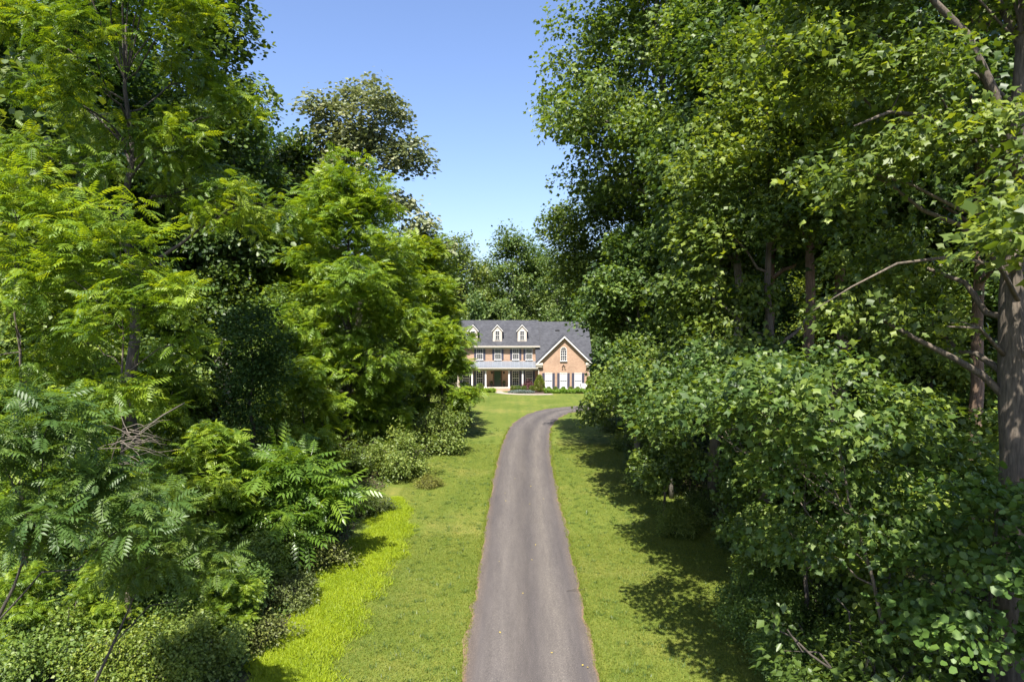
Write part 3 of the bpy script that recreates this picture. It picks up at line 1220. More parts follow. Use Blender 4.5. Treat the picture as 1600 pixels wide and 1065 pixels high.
# planters, urns either side of the door
def urn(px, label):
    x = PX(px, 93.4)
    e = empty("planter_urn", (x, 93.45, .382))
    tag(e, label, "planter", "urns beside the front door")
    MB().lathe([(.13, 0), (.15, .04), (.08, .10), (.20, .34), (.24, .40), (.21, .41)], (0, 0, 0), 12).obj("urn", M['black'], e, True)
    g = np.random.RandomState(int(px))
    n = 160
    d = unit(g.normal(size=(n, 3)) + np.array((0, 0, .6)))
    pos = np.array((0, 0, .52)) + d * g.uniform(.05, .26, (n, 1)) * np.array((1, 1, 1.2))
    me = scatter_leaves("foliage", TO, pos, d + g.normal(size=(n, 3)) * .4, d + np.array((0, 0, .6)), g.uniform(.08, .14, n), g.uniform(0, 1, n), M['holly'])
    link("foliage", me, e)


urn(767.5, "dark plant in a black urn left of the green front door")
urn(787.6, "dark plant in a black urn right of the green front door")

# ================================================================ GARDEN PLANTS BY THE HOUSE
SP = ("stems", "foliage")


def shrub(h, r, n_cl, n_lf, leaf, mat, seed, tmpl=TO, cl_r=.3, bark=None, stems=5, flat=.5, dense=1.0):
    g = random.Random(seed)
    lobes = [(0, 0, h * .52, r * .62, r * .62, h * .46)]
    for k in range(9):
        a = k * 2.4 + g.uniform(-.5, .5)
        q = r * g.uniform(.3, .85)
        lobes.append((q * math.cos(a), q * math.sin(a), h * g.uniform(.2, .75) * (1.1 - .5 * q / r), r * g.uniform(.22, .42), r * g.uniform(.22, .42), h * g.uniform(.16, .30)))
    for k in range(5):
        a = g.uniform(0, 6.28)
        q = r * g.uniform(.2, 1.0)
        lobes.append((q * math.cos(a), q * math.sin(a), h * g.uniform(.75, 1.12) * (1.15 - .5 * q / r), r * .12, r * .12, h * g.uniform(.12, .24)))
    return make_tree(h, .05 * h ** .5, lobes, n_cl, n_lf, leaf, None, cl_r, tmpl, mat, bark or M['bark_dark'], seed, flat=flat, first=.15, stems=stems, taper=.6)


def clipped(h, r, leaf, n, mat, seed, cone=0.0):
    """clipped garden shrub: dense shell of small leaves"""
    g = np.random.RandomState(seed)
    mb = MB()
    for k in range(5):
        a = k * 1.3
        mb.tube([(.03 * math.cos(a), .03 * math.sin(a), -.05), (r * .3 * math.cos(a), r * .3 * math.sin(a), h * .4), (r * .5 * math.cos(a), r * .5 * math.sin(a), h * .7)], [.03, .02, .01], 5)
    d = unit(g.normal(size=(n, 3)))
    bump = 1 + .10 * np.sin(d[:, 0] * 7 + seed) * np.sin(d[:, 1] * 6 + 1) + .06 * np.sin(d[:, 2] * 9)
    rr = (g.uniform(0, 1, n) ** .2) * bump
    z = h * .5 + d[:, 2] * rr * h * .5
    wr_ = r * (1 - cone * np.clip(z / h, 0, 1))
    pos = np.column_stack([d[:, 0] * rr * wr_, d[:, 1] * rr * wr_, np.maximum(z, .03)])
    me = scatter_leaves("foliage", TO, pos, d + g.normal(size=(n, 3)) * .6 + np.array((0, 0, .3)), d + g.normal(size=(n, 3)) * .45, leaf * g.uniform(.7, 1.3, n), g.uniform(0, 1, n), mat)
    return mb.mesh("stems", M['bark_dark']), me


B1 = clipped(.8, .40, .085, 1500, M['box'], 1)
B2 = clipped(.62, .32, .075, 1100, M['shrub'], 2)
B3 = clipped(2.25, .95, .10, 5200, M['box'], 3, .55)
B4 = clipped(2.0, .75, .10, 4200, M['box'], 4, .45)
RD = shrub(1.55, .95, 60, 34, .10, M['red'], 6, TO, .26)
GP = "clipped shrubs along the house front"
for px, lab in ((802.0, "small round shrub right of the porch steps, nearest to the steps"), (809.5, "small round shrub between the steps and the burgundy shrub"),
                (831.0, "small round shrub left of the tall cone shrub at the garage corner")):
    put("round_shrub", B1, (PX(px, 90.6), 90.6, 0), lab, "shrub", GP, rz=px)
put("round_shrub", B1, (PX(819, 90.3), 90.3, 0), "olive round shrub just in front of the burgundy shrub", "shrub", GP, rz=2)
put("round_shrub", B1, (PX(749.5, 90.6), 90.6, 0), "rounded green shrub left of the porch steps", "shrub", GP, rz=1, sc=(1.5, 1.2, 1.35))
put("burgundy_shrub", RD, (PX(825.5, 91.2), 91.2, 0), "burgundy leaved shrub in front of the right end of the porch", "shrub")
put("cone_shrub", B3, (PX(843.2, 90.0), 90.0, 0), "tall tapered evergreen shrub at the left corner of the garage wing", "shrub")
put("cone_shrub", B4, (PX(921.5, 90.2), 90.2, 0), "tapered evergreen shrub at the right corner of the garage wing", "shrub")
for px, lab in ((857.6, "low shrub under the left garage window"), (868.0, "low shrub between the left and middle garage windows"),
                (880.3, "low shrub under the middle garage window"), (892.0, "low shrub between the middle and right garage windows"), (903.0, "low shrub under the right garage window")):
    put("low_shrub", B2, (PX(px, 91.1), 91.1, 0), lab, "shrub", "low shrubs under the garage windows", rz=px)


def box_area(x0, x1, y0, y1):
    def f(g, n):
        return np.column_stack([g.uniform(x0, x1, n), g.uniform(y0, y1, n)])
    return f


o = small_leaf_cover(5200, box_area(4.2, 10.4, 88.0, 89.4), lambda P, g: .02 + (.42 + .10 * np.sin(P[:, 0] * 3.1) + .06 * np.sin(P[:, 0] * 7.7)) * g.uniform(0, 1, len(P)) ** .6, .20, TO, M['liri'], "border_plants", 4, .4)
tag(o, "bright green border plants edging the bed below the garage windows", "border plants", kind='stuff')
o = small_leaf_cover(3600, lambda g, n: np.column_stack([(lambda a, r: (1.2 + 1.75 * r * np.cos(a)))(*(A := (g.uniform(0, 6.283, n), np.sqrt(g.uniform(0, 1, n))))), 88.9 + .75 * A[1] * np.sin(A[0])]),
                     lambda P, g: .04 + .30 * g.uniform(0, 1, len(P)) ** .6 * (1 - .5 * ((P[:, 0] - 1.2) / 1.75) ** 2), .12, TO, M['silver'], "ground_cover", 5, .7)
tag(o, "silvery low ground cover in the curved bed by the path", "ground cover", kind='stuff')
o = small_leaf_cover(1200, box_area(-4.0, -2.2, 89.3, 90.6), lambda P, g: .02 + .4 * g.uniform(0, 1, len(P)) ** .7, .24, TO, M['liri'], "border_grass", 6, .3)
tag(o, "arching border grass left of the porch steps", "grass", kind='stuff')

# white tapered planter in front of the third garage window
pl = empty("garden_planter", (PX(912.0, 89.6), 89.6, 0), R(8))
tag(pl, "white flared planter box beside the right corner shrub", "planter")
m_ = MB()
m_.ext([(-.30, -.25, .55), (.30, -.25, .55), (.46, -.25, 1.15), (-.46, -.25, 1.22)], (0, .5, 0))
m_.obj("planter_box", M['white'], pl)
for s in (-1, 1):
    MB().box(s * .2 - .03, s * .2 + .03, -.2, .2, 0, .548).obj("leg", M['white'], pl)

# ================================================================ TREES
print("trees...")


def top_at(py, D):
    return CAM_H + (500 - py) * D / F


# --- far wood behind the house: rounded crowns, each tree its own
FAR = []
for s in range(4):
    H = 27
    FAR.append(make_tree(H, .4, rlobes(20 + s, H, 3.5, 6.5, 13), 330, 60, .36, None, 1.35, TF, M['far'], M['bark_grey'], 30 + s, flat=.42))
FT = [(640, 118, 26, "far tree partly behind the lime compound-leaved tree, left end of the tree line"),
      (682, 122, 25.0, "second far tree from the left in the line behind the house"),
      (722, 116, 24.5, "round topped far tree above the left end of the house roof"),
      (757, 124, 21.0, "lower far tree in the dip of the tree line above the house"),
      (800, 114, 25.5, "tallest far tree in the tree line above the house roof"),
      (838, 120, 23.5, "far tree behind the right wing of the house, beside the tallest one"),
      (872, 112, 21.5, "far tree whose crown meets the right hand poplars above the wing roof"),
      (915, 118, 22, "far tree half hidden by poplar leaves right of the house"),
      (960, 116, 25, "far tree glimpsed through poplar leaves well right of the house"),
      (1010, 122, 27, "far tree deep behind the poplars right of the house"),
      (590, 115, 27, "far tree hidden mostly by left woods beside the house")]
for i, (px, D, H, lab) in enumerate(FT):
    put("broadleaf_tree", FAR[i % 4], (PX(px, D), D, 0), lab, 'tree', "trees behind the house", rz=i * 1.9, sc=H / 27)
LOWF = shrub(8.5, 3.6, 130, 60, .30, M['far'], 44, TF, .95, M['bark_grey'], 3)
for px, D, sc, lab in ((705, 107, 1.0, "low leafy tree just behind the left gable of the house"), (742, 108, 1.15, "vine wrapped column of leaves above the left dormer"),
                       (780, 107, .98, "low leafy tree behind the roof ridge by the middle dormer"), (822, 108, 1.08, "low leafy tree behind the roof ridge by the right dormer"),
                       (862, 107, 1.02, "low leafy tree behind the roof of the garage wing"), (940, 104, .85, "low leafy tree right of the garage wing"), (980, 100, .8, "leafy understorey tree beyond the parking court"),
                       (668, 104, 1.0, "low leafy tree left of the house behind the lime tree")):
    put("understorey_tree", LOWF, (PX(px, D), D, 0), lab, 'tree', "low trees behind the house", rz=px, sc=(sc * .9, sc * .9, sc * (1.35 if px == 742 else 1.1)))

# --- left side --------------------------------------------------------------
# mid-distance compound-leaved trees (lime green)
def spread(seed, H, z0, r, n):
    return rlobes(seed, H, z0, r, n)


W45 = make_tree(20.5, .28, rlobes(3, 20.5, 3.5, 5.3, 15), 900, 10, .62, None, .85, TWM, M['walnut'], M['bark_dark'], 51, frond=True, first=.2)
put("compound_leaf_tree", W45, (PX(545, 45), 45, 0), "lime green compound-leaved tree with a dark trunk at the middle of the left woods", 'tree', "lime compound-leaved trees", rz=.6)
W60 = make_tree(17.5, .24, rlobes(4, 17.5, 2.5, 4.0, 13), 620, 10, .62, None, .8, TWM, M['walnut'], M['bark_dark'], 52, frond=True, first=.15)
put("compound_leaf_tree", W60, (PX(668, 60), 60, 0), "lime green compound-leaved tree hiding the left end of the house", 'tree', "lime compound-leaved trees", rz=2.0)
W56 = make_tree(9.5, .16, rlobes(5, 9.5, 1.0, 2.6, 9), 330, 10, .62, None, .7, TWM, M['walnut'], M['bark_dark'], 53, frond=True, first=.1)
put("compound_leaf_tree", W56, (PX(690, 55), 55, 0), "small lime green tree drooping over the lawn edge before the porch", 'tree', "lime compound-leaved trees", rz=1.0)
put("compound_leaf_tree", W60, (PX(455, 50), 50, 0), "lime green compound-leaved tree left of the dark trunked one", 'tree', "lime compound-leaved trees", rz=4.0, sc=.98)
# brown tinged oak
OAKL = [(-5.8, 0, 17.5, 2.6, 2.4, 2.0), (-5.2, 0, 20.5, 2.0, 2.0, 1.6), (.6, 0, 23.8, 2.4, 2.2, 1.8), (-3.6, 0, 19.5, 2.6, 2.6, 2.2), (-1.4, .6, 23.8, 2.8, 2.6, 2.4), (1.2, -.4, 26.6, 2.6, 2.4, 2.4), (-.6, -.8, 20.5, 2.6, 2.6, 2.2), (3.2, .3, 23.2, 2.1, 2.1, 1.7),
        (2.5, .2, 19.2, 1.9, 1.9, 1.3), (4.4, 0, 17.2, 1.3, 1.3, 1.0), (5.6, .2, 15.4, 1.1, 1.1, .8), (-4.6, .5, 22.2, 2.0, 2.0, 1.6), (.2, .5, 28.6, 1.7, 1.7, 1.3), (-2.6, 0, 26.8, 1.7, 1.7, 1.3)]
OAK = make_tree(30, .42, OAKL, 600, 38, .28, None, .60, TF, M['oak'], M['bark_dark'], 61, flat=.6, first=.45)
put("oak_tree", OAK, (PX(561, 60), 60, 0), "tall oak with brown tinged foliage against the sky, one limb drooping right", 'tree', sc=(1.28, 1.15, 1.03))
# dark tall broadleaf trees
BR = []
for s in range(3):
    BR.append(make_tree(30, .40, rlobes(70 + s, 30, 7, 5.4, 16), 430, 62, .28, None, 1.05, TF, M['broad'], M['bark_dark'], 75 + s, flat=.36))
LT = [(2, 318, 50, 38, 1.0, "tall dark broadleaf tree whose crown edge meets the sky at upper left"),
      (1, 150, 44, 33, 2.1, "tall dark broadleaf tree behind the tall lime walnut at upper left"),
      (0, -20, 38, 30, 3.3, "dark broadleaf tree at the left edge with sky showing through its top"),
      (2, 405, 66, 30, 4.1, "dark broadleaf tree behind the lime tree, left of the oak"),
      (1, 225, 58, 34, 5.2, "dark broadleaf tree deep in the left woods behind two trunks"),
      (0, 60, 54, 34, 0.2, "dark broadleaf tree deep in the left woods near the frame edge"),
      (0, 490, 76, 25, 1.6, "dark broadleaf tree behind the oak trunk"),
      (1, 330, 80, 32, 2.6, "farthest dark broadleaf tree in the left woods"),
      (2, 600, 84, 20, 2.2, "dark broadleaf tree behind the small lime trees near the house")]
for k, px, D, H, rz, lab in LT:
    put("broadleaf_tree", BR[k], (PX(px, D), D, 0), lab, 'tree', "dark trees in the left woods", rz=rz, sc=H / 30)
# near compound-leaved trees
L1L = []
_g = random.Random(17)
for k in range(24):
    t = (k + .5) / 24
    a = k * 2.399 + _g.uniform(-.4, .4)
    q = (3.6 - 1.6 * t) * _g.uniform(.45, 1.05)
    z_ = _g.uniform(.95, 1.55)
    L1L.append((q * math.cos(a), q * math.sin(a), 11.5 + 10.2 * t, z_, z_, z_ * _g.uniform(.55, .9)))
W20 = make_tree(22, .24, L1L, 640, 14, .42, None, .50, TW, M['deep_walnut'], M['bark_dark'], 81, frond=True, first=.4)
put("walnut_tree", W20, (PX(205, 24), 24, 0), "tall lime green walnut filling the upper left, dark forked trunk showing", 'tree', "near walnut trees", sc=1.14)
L6L = [(0, 0, 10.4, 1.25, 1.2, .9), (-.9, -.3, 9.4, 1.1, 1.0, .7), (.95, -.2, 9.0, 1.0, 1.0, .7), (.2, -.9, 8.6, 1.0, .9, .6), (1.4, .1, 8.0, .8, .8, .5), (-1.2, .3, 8.2, .9, .9, .6), (.2, -.3, 6.6, 1.3, 1.2, .7), (-.6, 0, 5.0, 1.2, 1.1, .7), (.8, -.2, 4.2, 1.1, 1.0, .7)]
W13 = make_tree(11.5, .08, L6L, 185, 12, .42, None, .45, TW, M['walnut'], M['bark'], 82, frond=True, first=.5)
put("walnut_tree", W13, (PX(190, 18), 18, 0), "sunlit walnut sapling with drooping fronds at left, below the tall walnut", 'tree', "near walnut trees", sc=1.12)
put("walnut_tree", W13, (PX(30, 18.5), 18.5, .4), "sunlit walnut sapling cut by the left edge of the frame", 'tree', "near walnut trees", rz=2.2, sc=1.17)
L7L = [(0, 0, 8.3, 1.0, 1.0, .55), (-.9, .2, 7.6, .9, .9, .6), (.7, .3, 7.2, .9, .8, .5), (.1, -.6, 6.9, .8, .8, .5), (1.3, .2, 6.5, .7, .7, .4), (-.5, .5, 6.5, .9, .9, .5)]
L7L = [(a + 3.1, b, c, d, e, f) for a, b, c, d, e, f in L7L]
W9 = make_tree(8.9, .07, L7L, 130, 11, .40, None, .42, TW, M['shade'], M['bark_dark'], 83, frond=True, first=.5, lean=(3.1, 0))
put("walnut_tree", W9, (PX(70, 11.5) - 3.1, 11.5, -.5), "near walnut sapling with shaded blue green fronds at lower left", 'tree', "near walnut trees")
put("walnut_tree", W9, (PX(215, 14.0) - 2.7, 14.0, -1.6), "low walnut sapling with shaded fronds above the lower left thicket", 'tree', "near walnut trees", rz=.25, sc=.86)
# dark rounded vine-draped tree
HOL = make_tree(10.5, .16, [(0, 0, 8.9, 1.7, 1.7, 1.4), (.2, .1, 6.6, 1.5, 1.5, 1.4), (-.3, 0, 4.4, 1.2, 1.2, 1.4), (.8, -.3, 7.6, 1.2, 1.2, .9)], 170, 60, .16, None, .5, TO, M['holly'], M['bark_dark'], 84, flat=.5, first=.3)
put("vine_draped_tree", HOL, (PX(392, 31), 31, 0), "very dark rounded vine draped tree in the middle of the left woods", 'tree')
# bare dark trunks standing in the left woods come with their own trees
PL = []
for s in range(2):
    PL.append(make_tree(26, .26, rlobes(90 + s, 26, 12, 3.6, 9), 190, 50, .28, None, 1.0, TF, M['broad'], M['bark_dark'], 95 + s, first=.5))
for k, (px, D, lab) in enumerate(((288, 50, "slim dark trunked tree behind the sunlit walnut sapling"), (368, 47, "slim tree with a dark straight trunk left of the vine draped tree"),
                                  (470, 60, "slim tree between the vine draped tree and the lime tree"), (110, 42, "slim dark trunked tree behind the left edge saplings"))):
    put("slender_tree", PL[k % 2], (PX(px, D), D, 0), lab, 'tree', "slim trees in the left woods", rz=k * 1.4, sc=1.0)

UN = []
for s in range(2):
    UN.append(make_tree(13, .14, rlobes(170 + s, 13, 1.2, 3.3, 13), 330, 54, .20, None, .75, TF, M['broad'] if s else M['shrub'], M['bark_dark'], 175 + s, flat=.36, first=.15))
WL = make_tree(7.5, .09, rlobes(180, 7.5, .8, 2.6, 9), 300, 10, .50, None, .6, TWM, M['walnut'], M['bark_dark'], 181, frond=True, first=.15, stems=2)
UT = [(0, 70, 31, 1.0, "leafy understorey tree at the left edge behind the walnut saplings"), (1, 175, 37, 1.0, "leafy understorey tree behind the sunlit walnut sapling"),
      (0, 262, 40, .95, "leafy understorey tree between the slim dark trunks at left"), (1, 335, 45, 1.05, "leafy understorey tree left of the vine draped tree"),
      (0, 440, 44, .9, "leafy understorey tree right of the vine draped tree"), (1, 500, 53, .95, "leafy understorey tree behind the dark trunked lime tree"),
      (1, 1185, 40, 1.0, "leafy understorey tree behind the right of the two bare trunks"), (0, 1285, 45, 1.05, "leafy understorey tree behind the grey brown and reddish trunks"),
      (1, 1385, 38, 1.0, "leafy understorey tree behind the arching limb at right"), (0, 1455, 33, .9, "leafy understorey tree left of the thin trunk at right"),
      (1, 1575, 33, 1.0, "leafy understorey tree behind the massive right trunk"), (1, 1330, 55, 1.2, "leafy understorey tree deep in the right woods"), (0, 600, 58, .9, "leafy understorey tree under the oak")]
for i, (k, px, D, sc, lab) in enumerate(UT):
    put("understorey_tree", UN[k], (PX(px, D), D, 0), lab, 'tree', "understorey trees in the woods", rz=i * 1.9, sc=sc)
for i, (px, D, sc, lab) in enumerate(((330, 25.5, .75, "bushy young walnut left of the sumac clump"), (120, 23, .95, "bushy young walnut in the lower left thicket"), (10, 25, 1.0, "bushy young walnut at the left frame edge"),
                                      (245, 30, 1.1, "bushy young walnut behind the lower left thicket"), (470, 36, 1.0, "bushy young walnut behind the sumac clump"), (585, 45, .9, "bushy young walnut behind the pale bushes"), (150, 18.2, .40, "knee high compound-leaved sprout in the bottom left thicket"), (345, 19.2, .38, "knee high compound-leaved sprout near the bright lime grass"), (255, 20.5, .48, "low compound-leaved sprout between the bottom left bushes"), (30, 17.6, .42, "low compound-leaved sprout at the bottom left corner"))):
    put("walnut_sapling", WL, (PX(px, D), D, 0), lab, 'tree', "bushy young walnuts at left", rz=i * 1.1, sc=sc)

# sumac clump
SU = make_tree(3.6, .07, [(0, 0, 2.9, 1.5, 1.2, .5), (1.3, -.2, 2.2, 1.1, 1.0, .6), (-1.2, .2, 2.4, 1.0, 1.0, .5), (.4, -1.0, 1.6, 1.2, .8, .6)], 90, 10, .80, None, .45, TW, M['sumac'], M['bark_red'], 86, frond=True, first=.3, stems=4)
SU_SC = 1.25
put("sumac_shrub", SU, (PX(440, 27), 27, 0), "sumac clump with long fronds behind the bright lime grass", "shrub", parts=SP, sc=SU_SC)

# shrubs of the left edge
SA = shrub(2.6, 1.9, 190, 60, .13, M['pale'], 101, TO, .36)
SB = shrub(2.0, 1.7, 120, 56, .13, M['ivy'], 102, TO, .36)
SCb = shrub(1.3, 1.3, 80, 46, .11, M['bramble'], 103, TO, .34)
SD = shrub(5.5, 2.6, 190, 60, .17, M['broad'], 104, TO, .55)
SE = shrub(2.3, 2.0, 210, 66, .105, M['shrub'], 105, TO, .40)
SHR = [
    (SA, 682, 48.5, 1.3, "tall pale green bush at the lawn edge, farther of the pair"),
    (SA, 630, 41, 1.1, "sprawling pale green bush at the lawn edge, nearer of the pair"),
    (SCb, 668, 38.5, .6, "low sprig of bush spilling onto the lawn beside the nearer pale bush"),
    (SB, 715, 62, .9, "bush under the small lime tree at the lawn edge"),
    (SB, 700, 72, .9, "bush at the forest edge nearest the house on the left"),
    (SB, 560, 42, 1.2, "dark green bush behind the nearer pale bush"),
    (SD, 600, 52, 1.0, "tall dark thicket behind the farther pale bush"),
    (SD, 520, 46, 1.1, "tall dark thicket under the dark trunked lime tree"),
    (SD, 440, 40, 1.05, "tall dark thicket right of the vine draped tree"),
    (SD, 350, 33, .9, "tall dark thicket left of the vine draped tree"),
    (SD, 640, 64, 1.0, "tall dark thicket behind the small lime tree"),
    (SD, 250, 28, .95, "tall dark thicket behind the left walnut saplings"),
    (SB, 545, 33, .95, "green bush just right of the sumac clump"),
    (SCb, 580, 33.5, .8, "brownish bramble at the far end of the bright lime grass"),
    (SB, 500, 30.5, .8, "green bush behind the sumac clump toward the brambles"),
    (SCb, 500, 25.8, .9, "brownish bramble in front of the sumac clump beside the lime grass"),
    (SCb, 455, 22.6, .8, "reddish bramble midway along the bright lime grass"),
    (SE, 395, 24.0, .9, "leafy bush left of the reddish bramble"),
    (SE, 330, 20.5, .95, "leafy bush at lower left, next to the bright lime grass"),
    (SCb, 405, 19.6, .75, "small bramble at the near end of the bright lime grass"),
    (SE, 235, 19.5, .95, "leafy bush at the bottom left, second from the lime grass"),
    (SB, 300, 25.0, 1.0, "dark leafy bush behind the bottom left bushes"),
    (SE, 110, 20.5, 1.0, "leafy vine covered bush toward the lower left corner"),
    (SE, 10, 21.5, 1.05, "vine covered bush cut by the lower left edge of the frame"),
    (SB, 170, 26.0, 1.15, "dark bush behind the lower left vine covered bushes"),
    (SB, 40, 28.0, 1.2, "dark bush in the second row at the far left"),
    (SE, 205, 16.9, .8, "leafy bush at the bottom left in front of the thin sapling stems"),
    (SE, 60, 17.4, .95, "leafy bush at the lower left corner, before the vine covered ones"),
    (SA, 270, 22.5, .9, "pale sunlit bush between the lower left bushes and the sumac"),
    (SA, 60, 24.5, 1.05, "pale sunlit bush behind the lower left vine covered bushes"),
    (SA, 190, 22.8, .95, "pale sunlit bush in the middle of the lower left thicket"),
    (SE, 345, 28.5, 1.05, "leafy bush left of the sumac clump, farther back"),
    (SA, 300, 17.8, .7, "pale low bush at the bottom edge near the lime grass"),
    (SE, 150, 17.6, .7, "low bush at the very bottom left corner"),
]
for i, (ms, px, D, sc, lab) in enumerate(SHR):
    put("woodland_shrub", ms, (PX(px, D), D, 0), lab, "shrub", "shrubs along the left forest edge", rz=i * 1.7, sc=sc, parts=SP)

# dead branch tangle
db = MB()
g = random.Random(8)
bx, by = PX(190, 15.2), 15.2
db.tube([(.0, 2.85, 7.3), (.06, 1.6, 7.15), (.02, .7, 6.9), (.0, .0, 6.6)], [.02, .02, .018, .014], 6)
for k in range(28):
    a = g.uniform(-.6, .9)
    p = Vector((g.uniform(-.1, .15), g.uniform(-.2, .2), 6.5 + g.uniform(-.25, .6)))
    pts_, L = [p.copy()], g.uniform(.5, 1.3)
    d = Vector((math.cos(a), g.uniform(-.5, .5), -math.sin(a) * .55 + .1)).normalized()
    if g.random() < .3: d.x *= -.6
    for q in range(5):
        p = p + d * L / 5
        d = (d + Vector((g.uniform(-.3, .3), g.uniform(-.3, .3), g.uniform(-.35, .2)))).normalized()
        pts_.append(p.copy())
    db.tube(pts_, [.013, .011, .009, .007, .005, .003], 4)
o = db.obj("dead_branch", M['dead'], smooth=True)
o.location = (bx, by, 0)
tag(o, "tangle of bare dead twigs among the walnut fronds at left", "dead branch")

# --- right side -------------------------------------------------------------
PO = []
for s in range(2):
    PO.append(make_tree(32, .42, rlobes(110 + s, 32, 13, 6.3, 17), 760, 66, .205, None, .95, TP, M['poplar'], M['bark_grey'], 115 + s, flat=.36))
R4L = [(0, 0, 18.0, 3.0, 3.0, 2.6), (-5.0, 0, 16.6, 2.3, 2.2, 1.7), (-2.5, -1.5, 18.2, 2.2, 2.0, 1.5), (-4.7, -.4, 13.6, 1.8, 2.0, 1.5), (-2.6, 1.4, 15, 2.4, 2.2, 1.8),
       (-3.9, -1.2, 11.6, 1.6, 1.9, 1.1), (-1.2, -2.4, 13.6, 2.3, 2.0, 1.6), (2.0, -1.8, 15.4, 2.4, 2.2, 1.8), (1.4, -2.4, 11.0, 2.3, 2.0, 1.5), (-.2, -1.8, 7.6, 1.7, 1.8, 1.2),
       (-2.9, -.8, 2.4, 1.3, 1.5, .9), (-.4, -2.0, 4.4, 1.5, 1.6, 1.1), (2.4, -2.0, 7.0, 2.2, 1.9, 1.5), (1.2, -2.2, 3.6, 2.0, 1.7, 1.3), (3.2, .6, 11.5, 2.2, 2.2, 1.7), (0, 2.2, 11, 2.6, 2.2, 2.0)]
R4 = make_tree(21, .32, R4L, 760, 64, .215, None, .85, TP, M['poplar'], M['bark_grey'], 121, flat=.36, first=.12)
put("tulip_poplar", PO[0], (PX(1028, 42), 42, 0), "tall tulip poplar whose crown leans into the sky at the top centre right", 'tree', "tulip poplars on the right", rz=.3, sc=1.17)
put("tulip_poplar", R4, (PX(985, 53), 53, 0), "broad low branched poplar hiding the right end of the house", 'tree', "tulip poplars on the right", rz=.0)
R5L = [(-2.3, 0, 10.4, 1.6, 2.0, 1.1), (-1.5, 2.0, 7.0, 1.3, 1.7, .9), (-1.4, -1.4, 11.4, 1.8, 1.8, 1.2), (.8, -1.6, 8.8, 1.9, 1.6, 1.1), (0, 0, 13.4, 2.2, 2.2, 1.6), (1.8, .4, 11, 1.9, 1.9, 1.3),
       (-1.1, -2.4, 5.6, 1.3, 1.5, .8), (-1.0, 2.6, 9.8, 1.9, 1.9, 1.2), (-1.2, -3.4, 7.6, 1.2, 1.4, .8), (.5, -3.2, 5.6, 1.4, 1.2, .8)]
R5 = make_tree(15.5, .22, R5L, 420, 54, .20, None, .7, TP, M['poplar'], M['bark_grey'], 122, flat=.36, first=.25)
put("tulip_poplar", R5, (PX(998, 40), 40, 0), "low branched poplar shading the right lawn, in front of the broad one", 'tree', "tulip poplars on the right")
put("tulip_poplar", R5, (PX(1125, 39.5), 39.5, 0), "low branched poplar reaching over the lawn near the two bare trunks", 'tree', "tulip poplars on the right", rz=.5, sc=.95)
# twin trunks
TW1 = make_tree(29, .30, rlobes(130, 29, 11, 4.8, 12), 460, 62, .20, None, .9, TP, M['poplar'], M['bark_grey'], 131, flat=.36, first=.4)
put("tulip_poplar", TW1, (PX(1119, 36), 36, 0), "left of two straight bare trunks at the right lawn edge", 'tree', "tulip poplars on the right", rz=.9)
put("tulip_poplar", TW1, (PX(1148, 34.6), 34.6, 0), "right of two straight bare trunks at the right lawn edge", 'tree', "tulip poplars on the right", rz=3.3, sc=1.06)
# near sunlit poplar
R2L = [(0, 0, 16.2, 2.2, 2.0, 1.5), (-1.6, -.5, 14.6, 1.7, 1.6, 1.2), (1.2, -.8, 14.2, 1.8, 1.7, 1.2), (-1.9, -.3, 12.4, 1.5, 1.5, .9), (.2, -1.4, 12.8, 1.6, 1.4, .8), (1.8, -.5, 13.0, 1.5, 1.4, .8),
       (2.6, .2, 16.0, 1.7, 1.7, 1.2), (.5, .9, 18.5, 2.2, 2.0, 1.5), (-2.7, .3, 10.6, 1.1, 1.2, .6), (-2.2, .2, 9.4, 1.2, 1.2, .7), (-1.2, -.7, 8.4, 1.1, 1.0, .6), (-2.9, .8, 8.0, 1.1, 1.1, .6), (-.6, .4, 10.4, 1.0, 1.0, .6), (3.9, .4, 10.8, 1.1, 1.2, .7), (4.3, .6, 9.2, 1.1, 1.2, .6), (3.7, 0, 8.0, 1.0, 1.1, .5)]
R2 = make_tree(20, .24, R2L, 720, 44, .165, None, .55, TP, M['poplar'], M['bark'], 132, flat=.4, first=.4, wob_k=.003)
put("tulip_poplar", R2, (PX(1198, 23), 23, 0), "near sunlit poplar with large pale leaves right of centre", 'tree', "tulip poplars on the right")
R8L = [(-4.3, .3, 7.6, 1.2, 1.2, .6), (-3.2, -.7, 6.4, 1.1, .9, .55), (-2, 0, 8.2, 1.3, 1.3, .7), (-2.9, .9, 8.2, 1.2, 1.2, .6), (-.9, -.3, 7.4, 1.2, 1.1, .7), (-4.7, 1.8, 7.4, 1.1, 1.2, .5),
       (-1.7, -.8, 5.2, 1.1, .9, .5), (-3.4, 2.6, 7.2, 1.3, 1.3, .6), (-.6, .8, 5.4, 1.2, 1.1, .6), (-2.6, .6, 4.4, 1.1, 1.0, .5), (-4.0, -1.5, 8.2, 1.2, 1.1, .5), (-2.8, -1.7, 7.4, 1.1, 1.0, .5), (-5.0, 3.6, 6.9, 1.1, 1.2, .5), (-4.2, 4.4, 7.4, 1.1, 1.1, .5)]
R8 = make_tree(10.2, .06, R8L, 300, 36, .145, None, .5, TP, M['poplar_shade'], M['bark'], 133, flat=.34, first=.3, wob_k=.004, lean=(-2.2, .3))
put("tulip_poplar", R8, (PX(1440, 15.4), 15.4, 0), "nearest leaning young poplar with large pale leaves, shading the near right lawn", 'tree', "tulip poplars on the right")
put("tulip_poplar", R8, (PX(1285, 22.5), 22.5, 0), "leaning young poplar behind the nearest one, its limbs over the lawn shade", 'tree', "tulip poplars on the right", sc=1.02)
